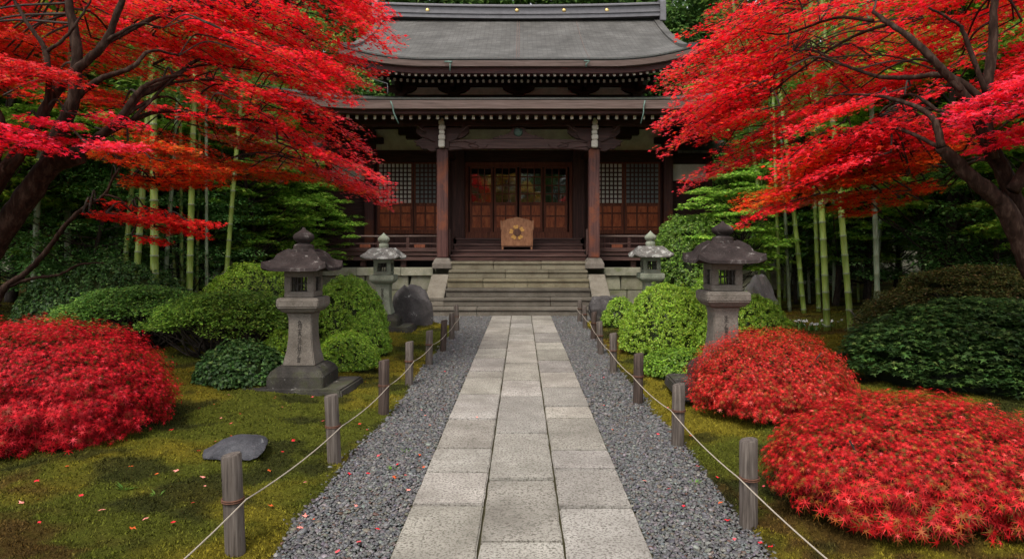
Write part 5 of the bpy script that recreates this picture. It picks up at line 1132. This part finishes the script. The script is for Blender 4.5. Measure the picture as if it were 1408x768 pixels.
for x, y in [(-15, 36), (-10, 38), (-5.5, 36.5), (-1.5, 39), (3, 37), (7.5, 38.5), (12, 36), (17, 35), (-20, 33), (22, 33), (-22, 25), (23, 25), (-12, 45), (-4, 46), (5, 46), (13, 45)]: put(tall, x, y, random.uniform(.9, 1.12), "tall dark evergreen rising in the wood behind the hall", "tall evergreens behind the hall")
for x, y, s in [(-6.6, 17.6, .5), (-7.7, 16.9, .45), (-5.9, 19.0, .5), (-9.0, 16.4, .5), (-10.2, 14.6, .5), (-7.2, 19.2, .6)]: put(lite, x, y, s, "low young green maple filling the gaps between the left bamboos", "young maples among the left bamboos")
for x, y, s in [(7.3, 17.4, .5), (8.6, 16.2, .5), (6.6, 19.0, .5), (9.6, 16.9, .55), (10.8, 15.2, .5), (8.0, 19.6, .6)]: put(lite, x, y, s, "low young green maple filling the gaps between the right bamboos", "young maples among the right bamboos")
# trees behind the viewer: the door panes mirror them
for x, y in [(-10, -18), (-4, -22), (2.5, -24), (8, -19)]: put(tall, x, y, .6, "evergreen standing behind the viewer, mirrored in the door panes", "trees behind the viewer")
for x, y in [(-3.6, -13), (3.0, -14), (0.2, -17), (-7, -15), (6.5, -16)]: put(mid, x, y, 1.15, "broadleaf tree standing behind the viewer, mirrored dimly in the door panes", "trees behind the viewer")
y_t = forest_tree("yellow_tree", 6, 2.2, 100, 110, .13, [(.6, .38, .03), (.7, .3, .02), (.5, .4, .05)], [3, 2, 2], M_LEAF, 95, .12, .25); tag(y_t, "golden yellow tree behind the viewer, mirrored in the middle door panes", "tree"); y_t.location = (-1.2, -8.5, 0); y_t.scale = (1.3, 1.3, 1.4)

for k in under + mid + lite + tall:
    if k.name not in used:
        for ch in list(k.children): bpy.data.objects.remove(ch)
        bpy.data.objects.remove(k)
# far wood: a deep belt of foliage closing the view
n = 60000; a = RNG.uniform(-1.0, 1.0, n); rad = RNG.uniform(44, 60, n); P = np.stack([rad * np.sin(a) * 1.0, rad * np.cos(a) * 1.0, RNG.random(n) ** 1.1 * (12 + 6 * fbm(a * 9 + 20, rad * .1, 3))], 1)
tag(leaves("far_wood", P, norm(rv(n) + np.array((0, -.4, .6))), rv(n), RNG.uniform(.5, 1.0, n), RHW, pick(n, [(.035, .075, .02), (.055, .11, .03), (.02, .045, .012)], [4, 2, 4], .25), M_DGREEN), "dense dark wood closing the view beyond the temple garden", "wood", kind='stuff')

# grey garden wall glimpsed between the trunks
for s, lab in ((-1, "low grey garden wall glimpsed through the wood on the left"), (1, "low grey garden wall glimpsed through the wood on the right")):
    e = empty("garden_wall", (s * 14, 25, 0), lab, "wall"); a0, a1 = sorted((s * 8.2, s * 26))
    mb = MB(); mb.box(a0, a1, 24.9, 25.1, -.2, 2.1); mb.build("wall_face", M_WALLST, e); mb = MB(); mb.prism([(24.7, 2.1), (25.3, 2.1), (25.0, 2.35)], a0, a1, 'x'); mb.build("wall_coping", M_ROOF, e)

# fern-like sprigs, white flowers and other ground plants
def sprig(x, y, label, pal, s=.18, n=14, name="low_plant", cat="plant"):
    z = gh(x, y) + .01; N_ = []; D_ = []; C_ = []; S_ = []
    for k in range(n):
        a = random.random() * 6.28; el = random.uniform(.3, 1.1); C_.append((x + .02 * math.cos(a), y + .02 * math.sin(a), z)); D_.append((math.cos(a) * math.cos(el), math.sin(a) * math.cos(el), math.sin(el))); N_.append((-math.cos(a) * math.sin(el), -math.sin(a) * math.sin(el), math.cos(el))); S_.append(s * random.uniform(.6, 1.1))
    e = empty(name, (x, y, z), label, cat); leaves("leaves", np.array(C_), np.array(N_), np.array(D_), np.array(S_), LN, pick(n, pal, [1] * len(pal), .15), M_GREEN, e); return e
GP = [(.1, .2, .03), (.16, .3, .05)]
sprig(-2.75, 4.55, "small green sprig growing in the bottom left moss", GP, .07); sprig(-2.5, 4.5, "fern-like green sprig right beside the bottom left one", GP, .055)
sprig(-1.0, 5.65, "tiny green weed in the left gravel", GP, .05, 10); sprig(-1.02, 5.2, "tiny green weed a little nearer in the left gravel", GP, .05, 10); sprig(1.3, 4.9, "tiny green weed in the right gravel", GP, .05, 9)
for i, (px, py, lab) in enumerate([(1098, 455, "left"), (1120, 460, "middle"), (1142, 457, "right")]):
    d = GD(py) * .96; b_ = W(px, py, d); z = gh(b_.x, d); e = empty("white_flowers", (b_.x, d, z), f"{lab} tuft of the three with white blooms in the moss right of the lantern", "flowers")
    n = 26; C = np.array([(b_.x, d, z)]) + RNG.normal(0, 1, (n, 3)) * np.array((.1, .08, 0)); D = norm(rv(n) * .5 + np.array((0, 0, 1))); leaves("leaves", C, rv(n), D, .16 * (.7 + .5 * RNG.random(n)), LN, pick(n, GP, [1, 1]), M_GREEN, e)
    for q in range(13):
        if not i and not q:
            V, Fc = star(5, 0, .45, -.3, 150); bme = bpy.data.meshes.new("bloom"); V2 = np.concatenate([V, V * .6 + np.array((0, 0, .15))]); bme.from_pydata(V2.tolist(), [], np.concatenate([Fc, Fc + len(V)]).tolist())
            ca = bme.attributes.new('col', 'FLOAT_COLOR', 'POINT'); ca.data.foreach_set('color', [1 if k_ % 4 == 3 else .78 for k_ in range(4 * len(V2))]); bme.materials.append(M_PETAL)
        o = link("bloom", bme, e); o.location = tuple(C[q] + D[q] * .15 - np.array((b_.x, d, z))); o.scale = (.042,) * 3; o.rotation_euler = (random.uniform(.2, 1.2), random.uniform(-.6, .6), random.random() * 6.28)
# gnarled bleached stump by the bamboo
mb = MB(); p = W(1180, 425, 12.0); zz = gh(p.x, 12.0)
mb.tube(cr([Vector((p.x, 12, zz - .05)), Vector((p.x + .03, 12, zz + .18)), Vector((p.x - .05, 12, zz + .34)), Vector((p.x - .16, 11.95, zz + .45))], 4), list(np.linspace(.05, .015, 13)), 7, wob=.3)
mb.tube(cr([Vector((p.x + .03, 12, zz + .18)), Vector((p.x + .14, 12, zz + .3)), Vector((p.x + .2, 12, zz + .42))], 4), list(np.linspace(.03, .01, 9)), 6, wob=.3)
one("gnarled bleached dead stump at the foot of the right bamboo", "stump", "dead_stump", mb, M_ROCKG, (p.x, 12, zz), smooth=True)

# ------------------------------------------------------------------ fallen leaves and petals, each one an object
def petal_mesh(seed, col):
    V, Fc = star(5, 0, .45, .05, 150); rg = np.random.default_rng(seed); V = V.copy(); V[:, 2] += rg.normal(0, .08, len(V)); V[:, :2] *= 1 + rg.normal(0, .08, (len(V), 1))
    me = bpy.data.meshes.new("fallen_leaf"); me.from_pydata(V.tolist(), [], Fc.tolist()); ca = me.attributes.new('col', 'FLOAT_COLOR', 'POINT'); ca.data.foreach_set('color', [x for _ in V for x in (*col, 1)]); me.materials.append(M_PETAL); return me
PM = [petal_mesh(k, c) for k, c in enumerate([(.75, .03, .05), (.8, .1, .12), (.6, .02, .03), (.85, .3, .25), (.7, .12, .03)])]
def drop(x, y, z, label, group, s):
    o = link("fallen_leaf", random.choice(PM)); o.location = (x, y, z); o.scale = (s, s, s); o.rotation_euler = (random.uniform(-.3, .3), random.uniform(-.3, .3), random.random() * 6.28); tag(o, label, "fallen leaf", group)
pts = [(112, 680, 0), (180, 640, 0), (213, 574, 0), (236, 590, 0), (304, 574, 0), (330, 568, 0), (318, 581, 0), (403, 605, 0), (370, 646, 0), (372, 694, 0), (419, 662, 0), (444, 578, 0), (494, 582, 0), (505, 590, 0), (237, 717, 0), (200, 712, 0), (243, 646, 0), (92, 640, 0), (50, 660, 0), (30, 690, 0), (182, 725, 0), (480, 655, 1), (506, 655, 1), (490, 700, 1), (420, 714, 1), (413, 730, 1), (464, 764, 1), (494, 750, 1), (518, 732, 1), (562, 678, 1), (542, 660, 1), (577, 629, 1), (583, 646, 1), (520, 630, 1), (656, 579, 2), (886, 665, 1), (920, 676, 1), (830, 560, 1), (990, 690, 0), (986, 655, 0), (975, 560, 0), (918, 560, 0), (1010, 740, 0), (960, 640, 0), (1060, 750, 0), (905, 600, 1), (940, 700, 1), (1000, 720, 1), (140, 700, 0), (280, 655, 0), (330, 700, 0), (265, 690, 0), (345, 600, 0), (430, 545, 0), (462, 520, 0), (545, 600, 1), (950, 598, 0), (1045, 745, 0)]
for px, py, where in pts:
    y = GD(py); x = (px - 717) * y / 900; z = (gh(x, y) + .05) if where == 0 else .028 if where == 1 else .045
    if where == 0: y = (EYE - z) * 900 / (py - 339); x = (px - 717) * y / 900; 
    lab, g = (("small fallen red leaf lying on the moss", "fallen leaves on the moss"), ("small fallen red leaf lying on the grey gravel", "fallen leaves on the gravel"), ("single fallen red leaf on a path slab", None))[where]
    drop(x, y, z, lab, g, random.uniform(.018, .028))

for k in range(46):
    y = 3.9 + 5.5 * RNG.random() ** 1.3; s_ = -1 if k % 3 else 1; x = s_ * RNG.uniform(.85, 1.35) if k % 4 == 0 else s_ * RNG.uniform(1.55, 3.4)
    on = abs(x) < 1.4; drop(x, y, .03 if on else gh(x, y) + .045, "small fallen red leaf lying on the grey gravel" if on else "small fallen red leaf lying on the moss", "fallen leaves on the gravel" if on else "fallen leaves on the moss", random.uniform(.012, .022))
